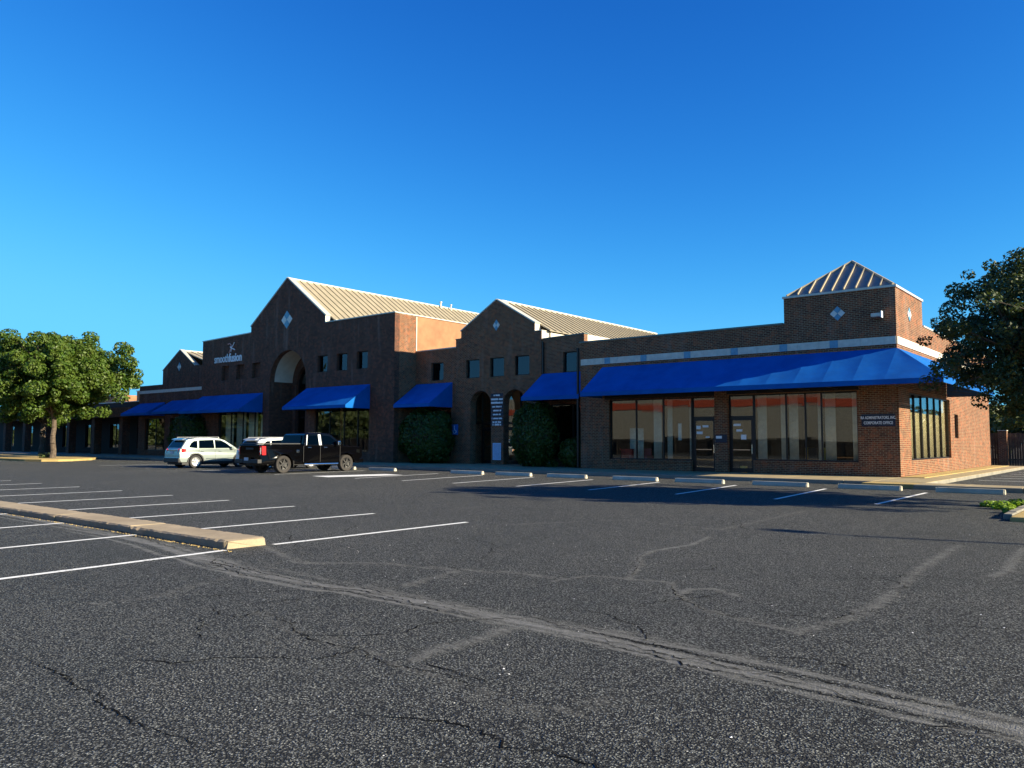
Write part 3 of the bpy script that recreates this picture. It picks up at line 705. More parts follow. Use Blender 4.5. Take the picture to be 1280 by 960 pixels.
MB().box(-61.1, -60.7, YF+.401, YB, 0, 9.6).build('wall', M['brick_dark'], B)
MB().box(-60.69, -38.21, YB-.3, YB, 0, 9.6).build('wall', M['brick_dark'], B)
MB().box(-37.86, -37.77, YM-.05, YM+.02, 7.41, 9.68).build('corner_trim', M['coping'], B)
for x0, x1 in ((-58.2, -57.0),): pass
for x in (-57.6, -55.45, -53.3): MB().box(x-.56, x+.56, YF+.28, YF+.42, 6.25, 7.43).build('blind_window', M['brick_dark'], B)
coping_run([(-54.14, 10.24), (-49.52, 13.45)], YF-.03, YF+.45, .09); coping_run([(-49.52, 13.45), (-44.90, 10.2)], YF-.03, YF+.45, .09)
MB().box(-44.949, -44.90, YF-.03, YF+.45, 9.73, 10.2).build('coping', M['coping'], B)
MB().box(-44.89, -37.76, YF-.04, YF+.45, 9.725, 9.79).build('coping', M['coping'], B)
MB().box(-37.84, -37.76, YF+.451, YB, 9.725, 9.79).build('coping', M['coping'], B)
MB().hexa([(-61.14, YF-.04, 9.605), (-54.11, YF-.04, 9.755), (-54.11, YF+.45, 9.755), (-61.14, YF+.45, 9.605), (-61.14, YF-.04, 9.68), (-54.11, YF-.04, 9.83), (-54.11, YF+.45, 9.83), (-61.14, YF+.45, 9.68)]).build('coping', M['coping'], B)
diamond(-49.46, 10.36, .68, .68, YF)
gable_roof(-49.5, 13.4, -44.4, 9.85, YF+.41, YB+.3, .61)
gable_roof(-44.4, 9.85, -38.25, 9.15, YF+.41, YB, .61, both=False)
MB().box(-60.6, -54.6, YF+.41, YB-.3, 8.8, 9.0).build('flat_roof', M['roof_flat'], B)
MB().face([(-61, YB+.02, 6), (-38, YB+.02, 6), (-38, YB+.02, 9.3), (-44.4, YB+.02, 9.8), (-49.5, YB+.02, 13.3), (-54.6, YB+.02, 9.8)]).build('wall', M['brick_dark'], B)
# vault behind the big arch
mb = MB(); n = 24; c0 = -49.25; r0 = 2.2
ins = [(c0+r0*math.cos(math.pi*i/n), 5.9+r0*math.sin(math.pi*i/n)) for i in range(n+1)]
for i in range(n): mb.face([(ins[i][0], YF+.401, ins[i][1]), (ins[i+1][0], YF+.401, ins[i+1][1]), (ins[i+1][0], YM+.1, ins[i+1][1]), (ins[i][0], YM+.1, ins[i][1])])
mb.build('vault', M['stucco_cream'], B, smooth=True)
MB().box(-51.75, -51.452, YF+.401, YM+.1, 0, 5.89).build('wall', M['brick_dark'], B)
MB().box(-47.048, -46.75, YF+.401, YM+.1, 0, 5.89).build('wall', M['brick_dark'], B)
MB().extrude([rect(-51.9, -46.6, 0, 8.6), arch(-51.0, -47.5, .15, 5.6, 20)], YM+.101, YM+.4).build('inner_wall', M['brick_dark'], B)
# --- left wing
YL = 35.2
MB().extrude([[(-73.9, 0), (-61.11, 0), (-61.11, 7.9), (-64.1, 7.9), (-66.65, 9.42), (-69.6, 7.75), (-69.6, 6.45), (-73.9, 6.45)], rect(-72.6, -69.0, .6, 3.5), rect(-68.0, -63.2, .6, 3.5)], YL, YL+.35).build('left_wall', M['brick_dark'], B)
coping_run([(-69.64, 7.74), (-66.65, 9.43)], YL-.03, YL+.4); coping_run([(-66.65, 9.43), (-64.05, 7.9)], YL-.03, YL+.4)
MB().box(-73.95, -69.61, YL-.04, YL+.4, 6.451, 6.52).build('coping', M['coping_green'], B)
MB().box(-74, -73.7, YL+.351, YB, 0, 6.45).build('left_wall', M['brick_dark'], B)
diamond(-66.7, 7.95, .3, .4, YL)
gable_roof(-66.65, 9.35, -61.4, 7.7, YL+.36, 50, .61, both=False)
MB().face([(-66.65, YL+.36, 9.33), (-69.6, YL+.36, 7.7), (-69.6, 50, 7.7), (-66.65, 50, 9.33)]).build('roof', M['roof'], B)
MB().box(-73.88, -61.2, YL-.012, YL+.01, 5.80, 6.04).build('band_backing', M['kerb'], B)
band(-73.85, -61.15, 5.79, 6.06, [], YL)
# rear roof turrets seen between the gables
def turret(xc, yc, z0, hw, parent=B):
    MB().box(xc-hw, xc+hw, yc-hw, yc+hw, z0-3, z0).build('turret_wall', M['brick'], parent)
    ap_ = (xc, yc, z0+hw*.78); cs = [(xc-hw-.1, yc-hw-.1), (xc+hw+.1, yc-hw-.1), (xc+hw+.1, yc+hw+.1), (xc-hw-.1, yc+hw+.1)]
    mb = MB()
    for i in range(4): mb.face([(*cs[i], z0+.01), (*cs[(i+1) % 4], z0+.01), ap_])
    mb.build('turret_roof', M['roof'], parent)
# --- windows, doors, glazing
def window(x0, x1, z0, z1, Y, mull=(), rail=None, parent=B, depth=.12, gm='glass', fw=.055, name='window'):
    """frame object with its panes as sub-parts; openings face -Y"""
    yf = Y+depth; mb = MB()
    mb.box(x0, x0+fw, yf, yf+.1, z0, z1).box(x1-fw, x1, yf, yf+.1, z0, z1).box(x0+fw, x1-fw, yf, yf+.1, z0, z0+fw).box(x0+fw, x1-fw, yf, yf+.1, z1-fw, z1)
    xs = [x0+fw]+[m for m in mull]+[x1-fw]
    for m in mull: mb.box(m-fw/2, m+fw/2, yf+.002, yf+.098, z0+fw, z1-fw)
    f = mb.build(name, M['frame'], parent)
    for i in range(len(xs)-1):
        a = xs[i]+(fw/2 if i else 0); b = xs[i+1]-(fw/2 if i+1 < len(xs)-1 else 0)
        j = [random.uniform(-.006, .006) for _ in range(4)]; za, zb_ = z0+fw, z1-fw; q = yf+.05
        MB().hexa([(a, q-.004+j[0], za), (b, q-.004+j[1], za), (b, q+.004+j[1], za), (a, q+.004+j[0], za), (a, q-.004+j[2], zb_), (b, q-.004+j[3], zb_), (b, q+.004+j[3], zb_), (a, q+.004+j[2], zb_)]).build('pane', M[gm], f)
    return f
def window_x(y0, y1, z0, z1, X, mull=(), parent=B, gm='glass', fw=.055, name='window'):
    xf = X-.2; mb = MB()
    mb.box(xf, xf+.1, y0, y0+fw, z0, z1).box(xf, xf+.1, y1-fw, y1, z0, z1).box(xf, xf+.1, y0+fw, y1-fw, z0, z0+fw).box(xf, xf+.1, y0+fw, y1-fw, z1-fw, z1)
    ys = [y0+fw]+list(mull)+[y1-fw]
    for m in mull: mb.box(xf+.002, xf+.098, m-fw/2, m+fw/2, z0+fw, z1-fw)
    f = mb.build(name, M['frame'], parent)
    for i in range(len(ys)-1):
        a = ys[i]+(fw/2 if i else 0); b = ys[i+1]-(fw/2 if i+1 < len(ys)-1 else 0)
        MB().box(xf+.045, xf+.055, a, b, z0+fw, z1-fw).build('pane', M[gm], f)
    return f
def door(x0, x1, z0, zd, z1, Y, parent=B, depth=.16):
    """glass door with transom light; faces -Y"""
    yf = Y+depth; s = .09
    mb = MB().box(x0, x0+.05, yf, yf+.1, z0, z1).box(x1-.05, x1, yf, yf+.1, z0, z1).box(x0+.05, x1-.05, yf, yf+.1, z1-.05, z1).box(x0+.05, x1-.05, yf, yf+.1, zd, zd+.08)
    mb.box(x0+.055, x0+.055+s, yf+.02, yf+.07, z0+.01, zd-.01).box(x1-.055-s, x1-.055, yf+.02, yf+.07, z0+.01, zd-.01)
    mb.box(x0+.055+s, x1-.055-s, yf+.02, yf+.07, z0+.01, z0+.2).box(x0+.055+s, x1-.055-s, yf+.02, yf+.07, zd-.12, zd-.01)
    f = mb.build('door', M['frame'], parent)
    MB().box(x0+.055+s, x1-.055-s, yf+.04, yf+.05, z0+.2, zd-.12).build('pane', M['glass'], f)
    MB().box(x0+.05, x1-.05, yf+.04, yf+.05, zd+.08, z1-.05).build('pane', M['glass'], f)
    MB().bar((x1-.055-s*.5, yf-.03, z0+.85), (x1-.055-s*.5, yf-.03, z0+1.25), .014, 8).box(x0+.2, x1-.2, yf-.03, yf-.01, z0+1.0, z0+1.04).build('handle', M['chrome'], f)
    return f
window(-21.76, -17.24, .66, 3.62, YF, (-20.26, -18.76))
door(-17.24, -16.06, .155, 2.62, 3.62, YF)
door(-15.42, -14.24, .155, 2.62, 3.66, YF)
window(-14.24, -9.78, .72, 3.66, YF, (-12.78, -11.95, -11.27))
window_x(36.0, 43.85, .79, 3.62, XR, (37.2, 38.5, 39.8, 41.1, 42.4), gm='glass_side')
window_x(44.85, 45.75, 1.75, 2.95, XR)
for x in (-35.85, -25.42): window(x-.55, x+.55, 5.37, 6.53, YM, gm='glass_sky')
for x in (-32.72, -30.78, -28.86): window(x-.55, x+.55, 5.37, 6.53, YG, gm='glass_sky')
for x in (-45.18, -43.06, -40.96): window(x-.56, x+.56, 6.28, 7.46, YF, gm='glass_sky', depth=.2)
window(-37.3, -34.6, .6, 3.6, YM, (-35.95,)); window(-26.9, -23.9, .6, 3.6, YM, (-25.4, -24.7))
window(-45.95, -40.17, .75, 3.8, YF, (-44.41, -42.87, -41.46)); window(-58.46, -52.25, .75, 3.8, YF, (-56.75, -55.1, -53.5))
window(-72.6, -69.0, .6, 3.5, YL, (-70.8,)); window(-68.0, -63.2, .6, 3.5, YL, (-66.4, -64.8))
MB().box(-22.0, -16.055, YF-.03, YF-.003, 3.64, 4.35).box(-15.43, -9.7, YF-.03, YF-.003, 3.68, 4.35).build('header_shade', M['frame'], B)  # dark strips added for the black shade between valance and window heads
# brick sills (rowlock course, each brick a piece)
def sill(x0, x1, z, Y, parent=B):
    x = x0; k = 0
    while x < x1-.03:
        MB().box(x+.004, min(x+.1, x1)-.004, Y-.035, Y+.12, z-.11, z-.0).build('sill_brick', M['brick'], parent); x += .1
sill(-21.74, -17.26, .655, YF); sill(-14.2, -9.8, .715, YF)
# back-of-arch entrance: recessed lobby with glazed screens
window(-33.7, -27.65, 2.62, 4.7, YM+1.1, (-33.1, -32.0, -31.2, -30.0, -28.8), fw=.07)
door(-33.1, -32.0, .15, 2.3, 2.6, YM+1.05); door(-31.2, -30.1, .15, 2.3, 2.6, YM+1.05)
window(-30.1, -27.65, .2, 2.6, YM+1.1, (-28.8,)); window(-32.0, -31.2, .2, 2.6, YM+1.1, ())
MB().box(-33.8, -27.6, YG+.51, YM+1.5, .0, .15).build('lobby_floor', M['concrete'], B)
MB().box(-33.95, -33.75, YG+.51, YM+5, .0, 6.2).build('lobby_wall', M['brick'], B)
MB().box(-27.6, -27.4, YM+.36, YM+5, .0, 6.15).build('lobby_wall', M['brick'], B)
MB().box(-33.74, -27.61, YG+.51, YM+5, 4.9, 5.1).build('lobby_ceiling', M['stucco_cream'], B)
window(-51.0, -47.5, 3.2, 7.3, YM+.2, (-49.9, -48.6), fw=.08); door(-50.0, -48.5, .15, 2.4, 3.2, YM+.2)
# interiors (rooms that the glass shows)
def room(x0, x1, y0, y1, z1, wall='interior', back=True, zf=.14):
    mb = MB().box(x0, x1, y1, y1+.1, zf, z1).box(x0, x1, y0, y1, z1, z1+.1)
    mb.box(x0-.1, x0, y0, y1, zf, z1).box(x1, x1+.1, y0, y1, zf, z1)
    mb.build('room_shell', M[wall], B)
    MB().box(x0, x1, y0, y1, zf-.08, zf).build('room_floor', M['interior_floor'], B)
for x, z, w_, h_ in ((-16.95, 2.2, .22, .16), (-16.6, 2.25, .3, .1), (-16.9, 1.95, .3, .12), (-16.5, 1.75, .2, .06), (-15.05, 2.3, .35, .1), (-14.95, 2.05, .28, .1), (-14.75, 1.75, .25, .22)):
    o_ = MB().box(x-w_/2, x+w_/2, YF+.19, YF+.194, z-h_/2, z+h_/2).build('door_sticker', M['white_sign'], B)
room(-23.1, -15.76, YF+.33, 41.5, 4.1); room(-15.62, -8.6, YF+.33, YF+1.2+9.8, 4.1) if False else None
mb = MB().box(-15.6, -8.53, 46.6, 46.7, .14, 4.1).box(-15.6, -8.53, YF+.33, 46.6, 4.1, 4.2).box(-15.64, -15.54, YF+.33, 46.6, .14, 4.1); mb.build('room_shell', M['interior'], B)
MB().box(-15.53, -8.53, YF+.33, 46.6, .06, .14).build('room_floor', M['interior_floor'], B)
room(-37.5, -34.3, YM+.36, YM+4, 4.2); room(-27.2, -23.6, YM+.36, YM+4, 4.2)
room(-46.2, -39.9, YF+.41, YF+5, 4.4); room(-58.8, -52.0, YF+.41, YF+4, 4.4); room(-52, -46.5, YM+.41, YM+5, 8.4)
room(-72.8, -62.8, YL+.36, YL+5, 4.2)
mb = MB()
for x in (-35.85, -32.72, -30.78, -28.86, -25.42): mb.box(x-.7, x+.7, YM+.55, YM+.6, 5.2, 6.7)
for x in (-45.18, -43.06, -40.96): mb.box(x-.7, x+.7, YF+.6, YF+.65, 6.1, 7.6)
mb.build('window_blind', M['blind'], B)
# curtains: pleated cloth, each a thing hanging inside the glass
def curtain(x0, x1, z0, z1, Y, label, mat='curtain', n=9, axis='y', amp=.03):
    mb = MB(); pr = None; N = n*4
    for i in range(N+1):
        u = x0+(x1-x0)*i/N; d = amp*math.sin(i*math.pi/2)+amp*.4*math.sin(i*.7)
        a_, b_ = ((u, Y+d, z0), (u, Y+d*.8, z1)) if axis == 'y' else ((Y+d, u, z0), (Y+d*.8, u, z1))
        if pr: mb.face([pr[0], a_, b_, pr[1]])
        pr = (a_, b_)
    o = mb.build('curtain', M[mat], smooth=True); o.data.transform(Matrix.Translation((-((x0+x1)/2 if axis == 'y' else Y), -(Y if axis == 'y' else (x0+x1)/2), -z0)))
    o.location = ((x0+x1)/2 if axis == 'y' else Y, Y if axis == 'y' else (x0+x1)/2, z0)
    sm = o.modifiers.new('thickness', 'SOLIDIFY'); sm.thickness = .006
    return tag(o, label, 'curtain', 'curtains hanging inside the office windows')
yc = YF+.42
curtain(-14.18, -13.76, .2, 3.64, yc, 'pale curtain right beside the glass door, left end of the big curtained window')
curtain(-13.12, -12.84, .6, 3.64, yc, 'narrow pale curtain just left of the first mullion of the big right window')
curtain(-12.76, -12.36, .6, 3.64, yc, 'pale curtain just right of the first mullion of the big right window')
curtain(-11.52, -11.3, .6, 3.64, yc, 'narrow pale curtain left of the thick mullion of the big right window')
curtain(-11.22, -10.78, .6, 3.64, yc, 'pale curtain at the left of the rightmost pane of the front window')
curtain(-10.1, -9.76, .6, 3.64, yc, 'pale curtain at the right end of the front window beside the name sign')
curtain(-21.1, -20.3, .6, 2.2, yc+.5, 'low grey curtain behind the red cloth in the left window')
curtain(-19.45, -19.0, .6, 3.6, yc, 'pale curtain left of the second mullion of the left window')
curtain(-18.7, -18.42, .6, 3.6, yc, 'pale curtain at the left of the pane beside the left door')
curtain(-17.52, -17.3, .6, 3.6, yc, 'narrow pale curtain beside the left glass door')
for k, (a_, b_) in enumerate(((36.5, 37.25), (37.75, 38.5), (39.1, 39.8), (40.35, 41.1), (41.65, 42.4), (42.95, 43.7))):
    curtain(a_, b_, .8, 3.6, XR-.235, ['tan curtain nearest the brick corner in the sunny side window', 'second tan curtain from the brick corner in the side window', 'third tan curtain from the corner in the side window, behind the white notice',
      'fourth tan curtain from the corner in the side window', 'fifth tan curtain from the corner in the side window', 'tan curtain farthest from the corner in the side window'][k], 'curtain_tan', axis='x')
for k, (a_, b_) in enumerate(((-58.2, -57.0), (-56.6, -55.3), (-54.95, -53.7), (-53.3, -52.5))):
    curtain(a_, b_, .8, 3.7, YF+.55, ['greyish curtain in the leftmost pane of the window left of the big arch', 'greyish curtain in the second pane left of the big arch', 'greyish curtain in the third pane left of the big arch', 'greyish curtain nearest the big arch in the left window'][k])
# things seen in the windows
o = MB().box(-.3, .3, -.2, .2, 0, .95).box(-.35, .35, -.25, .25, .95, 1.0).build('red_cabinet', M['red'], bevel=.02); o.location = (-21.2, YF+.9, .16); tag(o, 'red covered cabinet standing behind the far left pane of the right wing', 'cabinet')
t = thing('armchair', 'pink upholstered armchair behind the left window', 'chair', (-20.5, YF+1.0, .14))
MB().box(-.4, .4, -.35, .35, .2, .5).build('seat', M['pink'], t, bevel=.05, world=False); MB().box(-.4, .4, .25, .4, .5, 1.05).build('backrest', M['pink'], t, bevel=.05, world=False)
for s in (-1, 1): MB().box(s*.45-.06, s*.45+.06, -.35, .35, 0, .7).build('armrest', M['pink'], t, bevel=.03, world=False)
def office_chair(x, y, mat, label):
    t = thing('desk_chair', label, 'chair', (x, y, .14), random.uniform(-.5, .5), 'chairs behind the right window')
    MB().box(-.25, .25, -.25, .25, .45, .53).build('seat', M[mat], t, bevel=.03, world=False)
    MB().box(-.24, .24, .22, .28, .62, 1.15).build('backrest', M[mat], t, bevel=.03, world=False)
    MB().bar((0, 0, .08), (0, 0, .45), .03).build('gas_lift', M['plastic'], t, world=False)
    for k in range(5): MB().bar((0, 0, .1), (.28*math.cos(k*1.257), .28*math.sin(k*1.257), .05), .02).build('leg', M['plastic'], t, world=False)
office_chair(-12.2, YF+1.3, 'plastic', 'dark office chair behind the second pane of the right window')
office_chair(-11.55, YF+1.5, 'yellow', 'yellow chair behind the right window'); office_chair(-12.6, YF+2.2, 'yellow', 'yellow chair deeper in the room behind the dark chair')
t = thing('desk', 'dark desk behind the rightmost pane of the front window', 'desk', (-10.6, YF+1.5, .14))
MB().box(-.7, .7, -.35, .35, .7, .74).build('desk_top', M['wood'], t, world=False)
for sx in (-1, 1):
    for sy in (-1, 1): MB().box(sx*.65-.03, sx*.65+.03, sy*.3-.03, sy*.3+.03, 0, .7).build('leg', M['wood'], t, world=False)
o = MB().box(-.14, .14, -.1, .1, 0, .3).build('paper_box', M['yellow']); o.location = (-14.95, YF+.6, .14); tag(o, 'small yellow box standing inside the right glass door', 'box')
o = MB().box(-.25, .25, -.02, .02, 0, 1.0).build('notice', M['white_sign']); o.location = (-18.0, YF+.36, 1.6); o.scale = (.35, 1, .8); tag(o, 'white notice pasted in the pane left of the left door', 'notice')
o = MB().box(-.01, .01, -.16, .16, 0, .75).build('notice', M['white_sign']); o.location = (XR-.24, 38.35, 2.0); tag(o, 'white notice taped inside the sunny side window', 'notice')
mb = MB().box(-44.0, -43.85, YF+.7, YF+.8, .2, 3.9); tag(mb.build('wooden_post', M['wood']), 'warm wooden post standing inside the window behind the pickup', 'post')

# --- awnings
def awning(x0, x1, Y, zt, zb, proj, label=None, left=True, right=True, parent=B):
    """shed awning: sloped panels, hem valance, end gores, steel frame below"""
    root = bpy.data.objects.new('awning', None); COL.objects.link(root); root.location = (0, 0, 0); attach(root, parent)
    if label: root['label'] = label
    n = max(2, round((x1-x0)/1.15)); yf = Y-proj; v = .2
    def bulge(u0, u1, e0=0, e1=0):
        mb = MB(); NU, NV = 3, 3; g = [[None]*(NV+1) for _ in range(NU+1)]
        for i in range(NU+1):
            for j in range(NV+1):
                a_ = i/NU; b_ = j/NV; x = u0+(u1-u0)*a_; s = -.03*math.sin(math.pi*a_)*math.sin(math.pi*b_)
                g[i][j] = (x, Y-.01+(yf-Y)*b_, zt+(zb+v-zt)*b_+s)
        for i in range(NU):
            for j in range(NV): mb.face([g[i][j], g[i+1][j], g[i+1][j+1], g[i][j+1]])
        return mb.build('awning_panel', M['awning'], root, smooth=True)
    for k in range(n):
        a_, b_ = x0+(x1-x0)*k/n, x0+(x1-x0)*(k+1)/n; bulge(a_, b_)
        MB().box(a_, b_, yf-.012, yf, zb, zb+v-.003).build('valance', M['awning'], root)
    for x, on in ((x0, left), (x1, right)):
        if on: MB().face([(x, Y-.01, zt), (x, yf, zb+v), (x, yf, zb), (x, Y-.01, zb)]).build('end_panel', M['awning'], root)
    mb = MB().bar((x0, yf+.04, zb+.02), (x1, yf+.04, zb+.02), .02)
    for k in range(n+1):
        x = min(max(x0+(x1-x0)*k/n, x0+.03), x1-.03); mb.bar((x, Y-.03, zt-.05), (x, yf+.04, zb+v-.04), .015).bar((x, Y-.03, zb+.02), (x, yf+.04, zb+.02), .015)
    mb.build('awning_frame', M['plastic'], root)
    return root
awning(-37.72, -34.5, YM, 5.2, 3.62, 2.0); awning(-27.35, -23.52, YG, 5.36, 3.75, 1.95, right=False)
awning(-46.9, -40.1, YF, 5.22, 3.62, 2.0); awning(-60.9, -52.3, YF, 5.1, 3.62, 2.0)
awning(-67.8, -62.6, YL, 5.0, 3.75, 1.8); awning(-73.6, -69.0, YL, 4.9, 3.7, 1.8)
# wrap-around corner awning
def corner_awning():
    root = bpy.data.objects.new('corner_awning', None); COL.objects.link(root); root.location = (0, 0, 0); attach(root, B)
    root['label'] = 'long blue awning wrapping round the tower corner'
    zt, zb, v, P = 5.3, 3.72, .2, 2.0; yf = YF-P; xf = XR+P; YE = 43.2
    def quad(a, b, c, d, s=.035, nm='awning_panel'):
        A_, B_, C_, D_ = map(Vector, (a, b, c, d)); mb = MB(); N = 4; g = []
        nrm = (B_-A_).cross(D_-A_).normalized(); nrm = nrm if nrm.z > 0 else -nrm
        for i in range(N+1):
            row = []
            for j in range(N+1):
                u, w_ = i/N, j/N; p = (A_*(1-u)+B_*u)*(1-w_)+(D_*(1-u)+C_*u)*w_
                row.append(p-nrm*s*math.sin(math.pi*u)*math.sin(math.pi*w_))
            g.append(row)
        for i in range(N):
            for j in range(N): mb.face([g[i][j], g[i+1][j], g[i+1][j+1], g[i][j+1]])
        return mb.build(nm, M['awning'], root, smooth=True)
    xs = np.linspace(-22.15, XR, 13)
    for a_, b_ in zip(xs[:-1], xs[1:]):
        quad((a_, YF-.01, zt), (b_, YF-.01, zt), (b_, yf, zb+v), (a_, yf, zb+v))
        MB().box(a_, b_, yf-.012, yf, zb, zb+v-.003).build('valance', M['awning'], root)
    quad((XR, YF-.01, zt), (XR+.001, YF-.01, zt), (xf, yf, zb+v), (XR, yf, zb+v), .02, 'hip_panel')
    quad((XR+.01, YF, zt), (XR+.01, YF+.001, zt), (xf, YF, zb+v), (xf, yf, zb+v), .02, 'hip_panel')
    MB().box(XR, xf, yf-.012, yf, zb, zb+v-.003).build('valance', M['awning'], root)
    ys = np.linspace(YF, YE, 9)
    for a_, b_ in zip(ys[:-1], ys[1:]):
        quad((XR+.01, a_, zt), (XR+.01, b_, zt), (xf, b_, zb+v), (xf, a_, zb+v))
    for a_, b_ in zip([yf]+list(ys[:-1]), [YF]+list(ys[1:])): MB().box(xf, xf+.012, a_, b_, zb, zb+v-.003).build('valance', M['awning'], root)
    MB().face([(-22.15, YF-.01, zt), (-22.15, yf, zb+v), (-22.15, yf, zb), (-22.15, YF-.01, zb)]).build('end_panel', M['awning'], root)
    MB().face([(XR+.01, YE, zt), (xf, YE, zb+v), (xf, YE, zb), (XR+.01, YE, zb)]).build('end_panel', M['awning'], root)
    mb = MB().bar((-22.1, yf+.04, zb+.02), (xf-.04, yf+.04, zb+.02), .02).bar((xf-.04, yf+.04, zb+.02), (xf-.04, YE-.03, zb+.02), .02)
    for x in xs: mb.bar((x, YF-.03, zt-.06), (x, yf+.04, zb+v-.05), .015).bar((x, YF-.03, zb+.03), (x, yf+.04, zb+.03), .015)
    for y_ in ys: mb.bar((XR+.03, y_, zt-.06), (xf-.04, y_, zb+v-.05), .015).bar((XR+.03, y_, zb+.03), (xf-.04, y_, zb+.03), .015)
    mb.build('awning_frame', M['plastic'], root)
corner_awning()

for x, y, z in ((-27.34, YM-.06, 7.2), (-61.3, YL-.06, 7.6), (-23.62, YF-.05, 6.4)):
    MB().box(x-.05, x+.05, y-.05, y+.05, .2, z).build('downspout', M['frame'], B)
for x, y, z, r in ((-49.3, 50.0, 13.4, .12), (-49.2, 51.2, 13.3, .09)):
    MB().bar((x, y, z-.4), (x, y, z+.35), r*.6, 8).bar((x, y, z+.35), (x, y, z+.45), r, 8).build('roof_vent', M['coping'], B)
# ------------------------------------------------------------------ signs and lamps on the walls
def floodlight(loc, label):
    t = thing('floodlight', label, 'lamp', loc, 0, 'wall floodlights')
    MB().box(-.05, .05, -.12, 0, -.05, .05).build('bracket', M['coping'], t, world=False)
    MB().box(-.36, .02, -.3, -.08, -.07, .08).build('housing', M['coping'], t, bevel=.02, world=False)
    MB().hexa([(.02, -.32, -.12), (.06, -.32, -.12), (.06, -.06, -.12), (.02, -.06, -.12), (.02, -.32, .15), (.06, -.32, .15), (.06, -.06, .15), (.02, -.06, .15)]).build('visor', M['white'], t, world=False)
floodlight((-8.72, YF-.002, 6.66), 'pale wall floodlight high on the corner tower above the blue awning')
floodlight((-61.7, YL-.002, 6.6), 'small pale floodlight in the corner between the left wing and the tall gabled block')
sg = thing('wall_sign', 'white smoothfusion lettering with a small figure above it on the tall gabled wall', 'sign', (-57.6, YF, 7.9))
text_front('lettering', 'smooth', .95, (-58.12, YF-.03, 8.0), M['white_sign'], sg, .02, .0, .74)
text_front('lettering', 'fusion', .95, (-56.15, YF-.03, 8.0), M['white_sign'], sg, .02, .018, .80)
def stroke(pts, r, mat, nm='emblem_stroke', parent=sg, y=YF-.04):
    mb = MB()
    for p, q in zip(pts[:-1], pts[1:]): mb.bar((p[0], y, p[1]), (q[0], y, q[1]), r, 6)
    mb.build(nm, mat, parent)
stroke([(-57.25, 9.12), (-57.0, 9.17), (-56.8, 9.05), (-56.72, 8.85)], .04, M['pink_mark'])
stroke([(-56.35, 9.2), (-56.5, 9.0), (-56.65, 8.88), (-56.85, 8.82)], .035, M['white_sign'])
stroke([(-56.9, 8.9), (-56.7, 8.75), (-56.42, 8.7), (-56.25, 8.62)], .045, M['white_sign'])
stroke([(-57.05, 8.42), (-56.95, 8.62), (-56.8, 8.74)], .035, M['pink_mark'])
stroke([(-56.62, 8.95), (-56.75, 8.72), (-56.8, 8.5)], .035, M['white_sign'])
t = thing('name_sign', 'navy office name panel with white capitals beside the brick corner', 'sign', (-9.0, YF, 2.4))
MB().box(-9.62, -8.34, YF-.03, YF-.002, 2.17, 2.66).build('panel', M['navy'], t)
text_front('lettering', 'RA ADMINISTRATORS, INC.', .165, (-8.98, YF-.036, 2.52), M['white_sign'], t, .003, .003, .66)
text_front('lettering', 'CORPORATE OFFICE', .165, (-8.98, YF-.036, 2.31), M['white_sign'], t, .003, .003, .72)
t = thing('access_sign', 'small blue wheelchair access sign on the brick pier left of the arches', 'sign', (-34.0, YG, 2.2))
MB().box(-34.42, -33.92, YM-.03 if False else YG-.03, YG-.002, 1.92, 2.56).build('panel', M['blue_sign'], t)
mb = MB()
for i in range(14):
    a0, a1 = R(150+i*17), R(150+(i+1)*17); mb.bar((-34.19+.13*math.cos(a0), YG-.035, 2.13+.13*math.sin(a0)), (-34.19+.13*math.cos(a1), YG-.035, 2.13+.13*math.sin(a1)), .018, 5)
mb.bar((-34.2, YG-.035, 2.38), (-34.18, YG-.035, 2.2), .02, 5).bar((-34.18, YG-.035, 2.2), (-34.07, YG-.035, 2.19), .02, 5).bar((-34.07, YG-.035, 2.19), (-34.02, YG-.035, 2.05), .02, 5).bar((-34.2, YG-.04, 2.45), (-34.2, YG-.034, 2.45), .035, 8)
mb.build('wheelchair_symbol', M['white_sign'], t)
t = thing('directory_sign', 'stack of dark tenant name plates with white print on the pier between the two arches', 'sign', (-30.75, YG, 3.4))
zz = 4.36
for k, (h_, w_) in enumerate(((.2, .5), (.42, .9), (.2, .72), (.2, .66), (.2, .6), (.22, .78), (.3, .66))):
    p = MB().box(-30.74-.47, -30.74+.47, YG-.035, YG-.002, zz-h_, zz).build('name_plate', M['navy'], t)
    rows = 2 if h_ > .25 else 1
    mb = MB()
    for r_ in range(rows):
        zc = zz-h_*(r_+.5)/rows; x = -30.74-w_/2; hh = .05 if rows == 1 else .06
        while x < -30.74+w_/2:
            l = random.uniform(.035, .06)
            if random.random() > .13: mb.box(x, x+l*.8, YG-.042, YG-.0345, zc-hh, zc+hh*random.uniform(.5, 1))
            x += l
    mb.build('print', M['white_sign'], p); zz -= h_+.03
t = thing('poster', 'pale blue printed poster low on the pier between the two arches', 'poster', (-30.74, YG, .9))
MB().box(-31.06, -30.42, YG-.03, YG-.002, .42, 1.42).build('sheet', M['poster'], t)
mb = MB()
for r_ in range(13):
    zc = 1.34-r_*.068; x = -30.99
    while x < -30.5: l = random.uniform(.02, .09); mb.box(x, x+l, YG-.034, YG-.0295, zc-.012, zc+.012); x += l+.025
mb.build('print', M['ink'], t)
t = thing('address_plate', 'small white number plate on a dark panel on the pier between the glass doors', 'sign', (-15.8, YF, 1.8))
MB().box(-16.02, -15.46, YF-.02, YF-.002, 1.5, 1.86).build('panel', M['navy'], t)
MB().box(-15.98, -15.7, YF-.028, YF-.0205, 1.68, 1.8).build('plate', M['white_sign'], t)
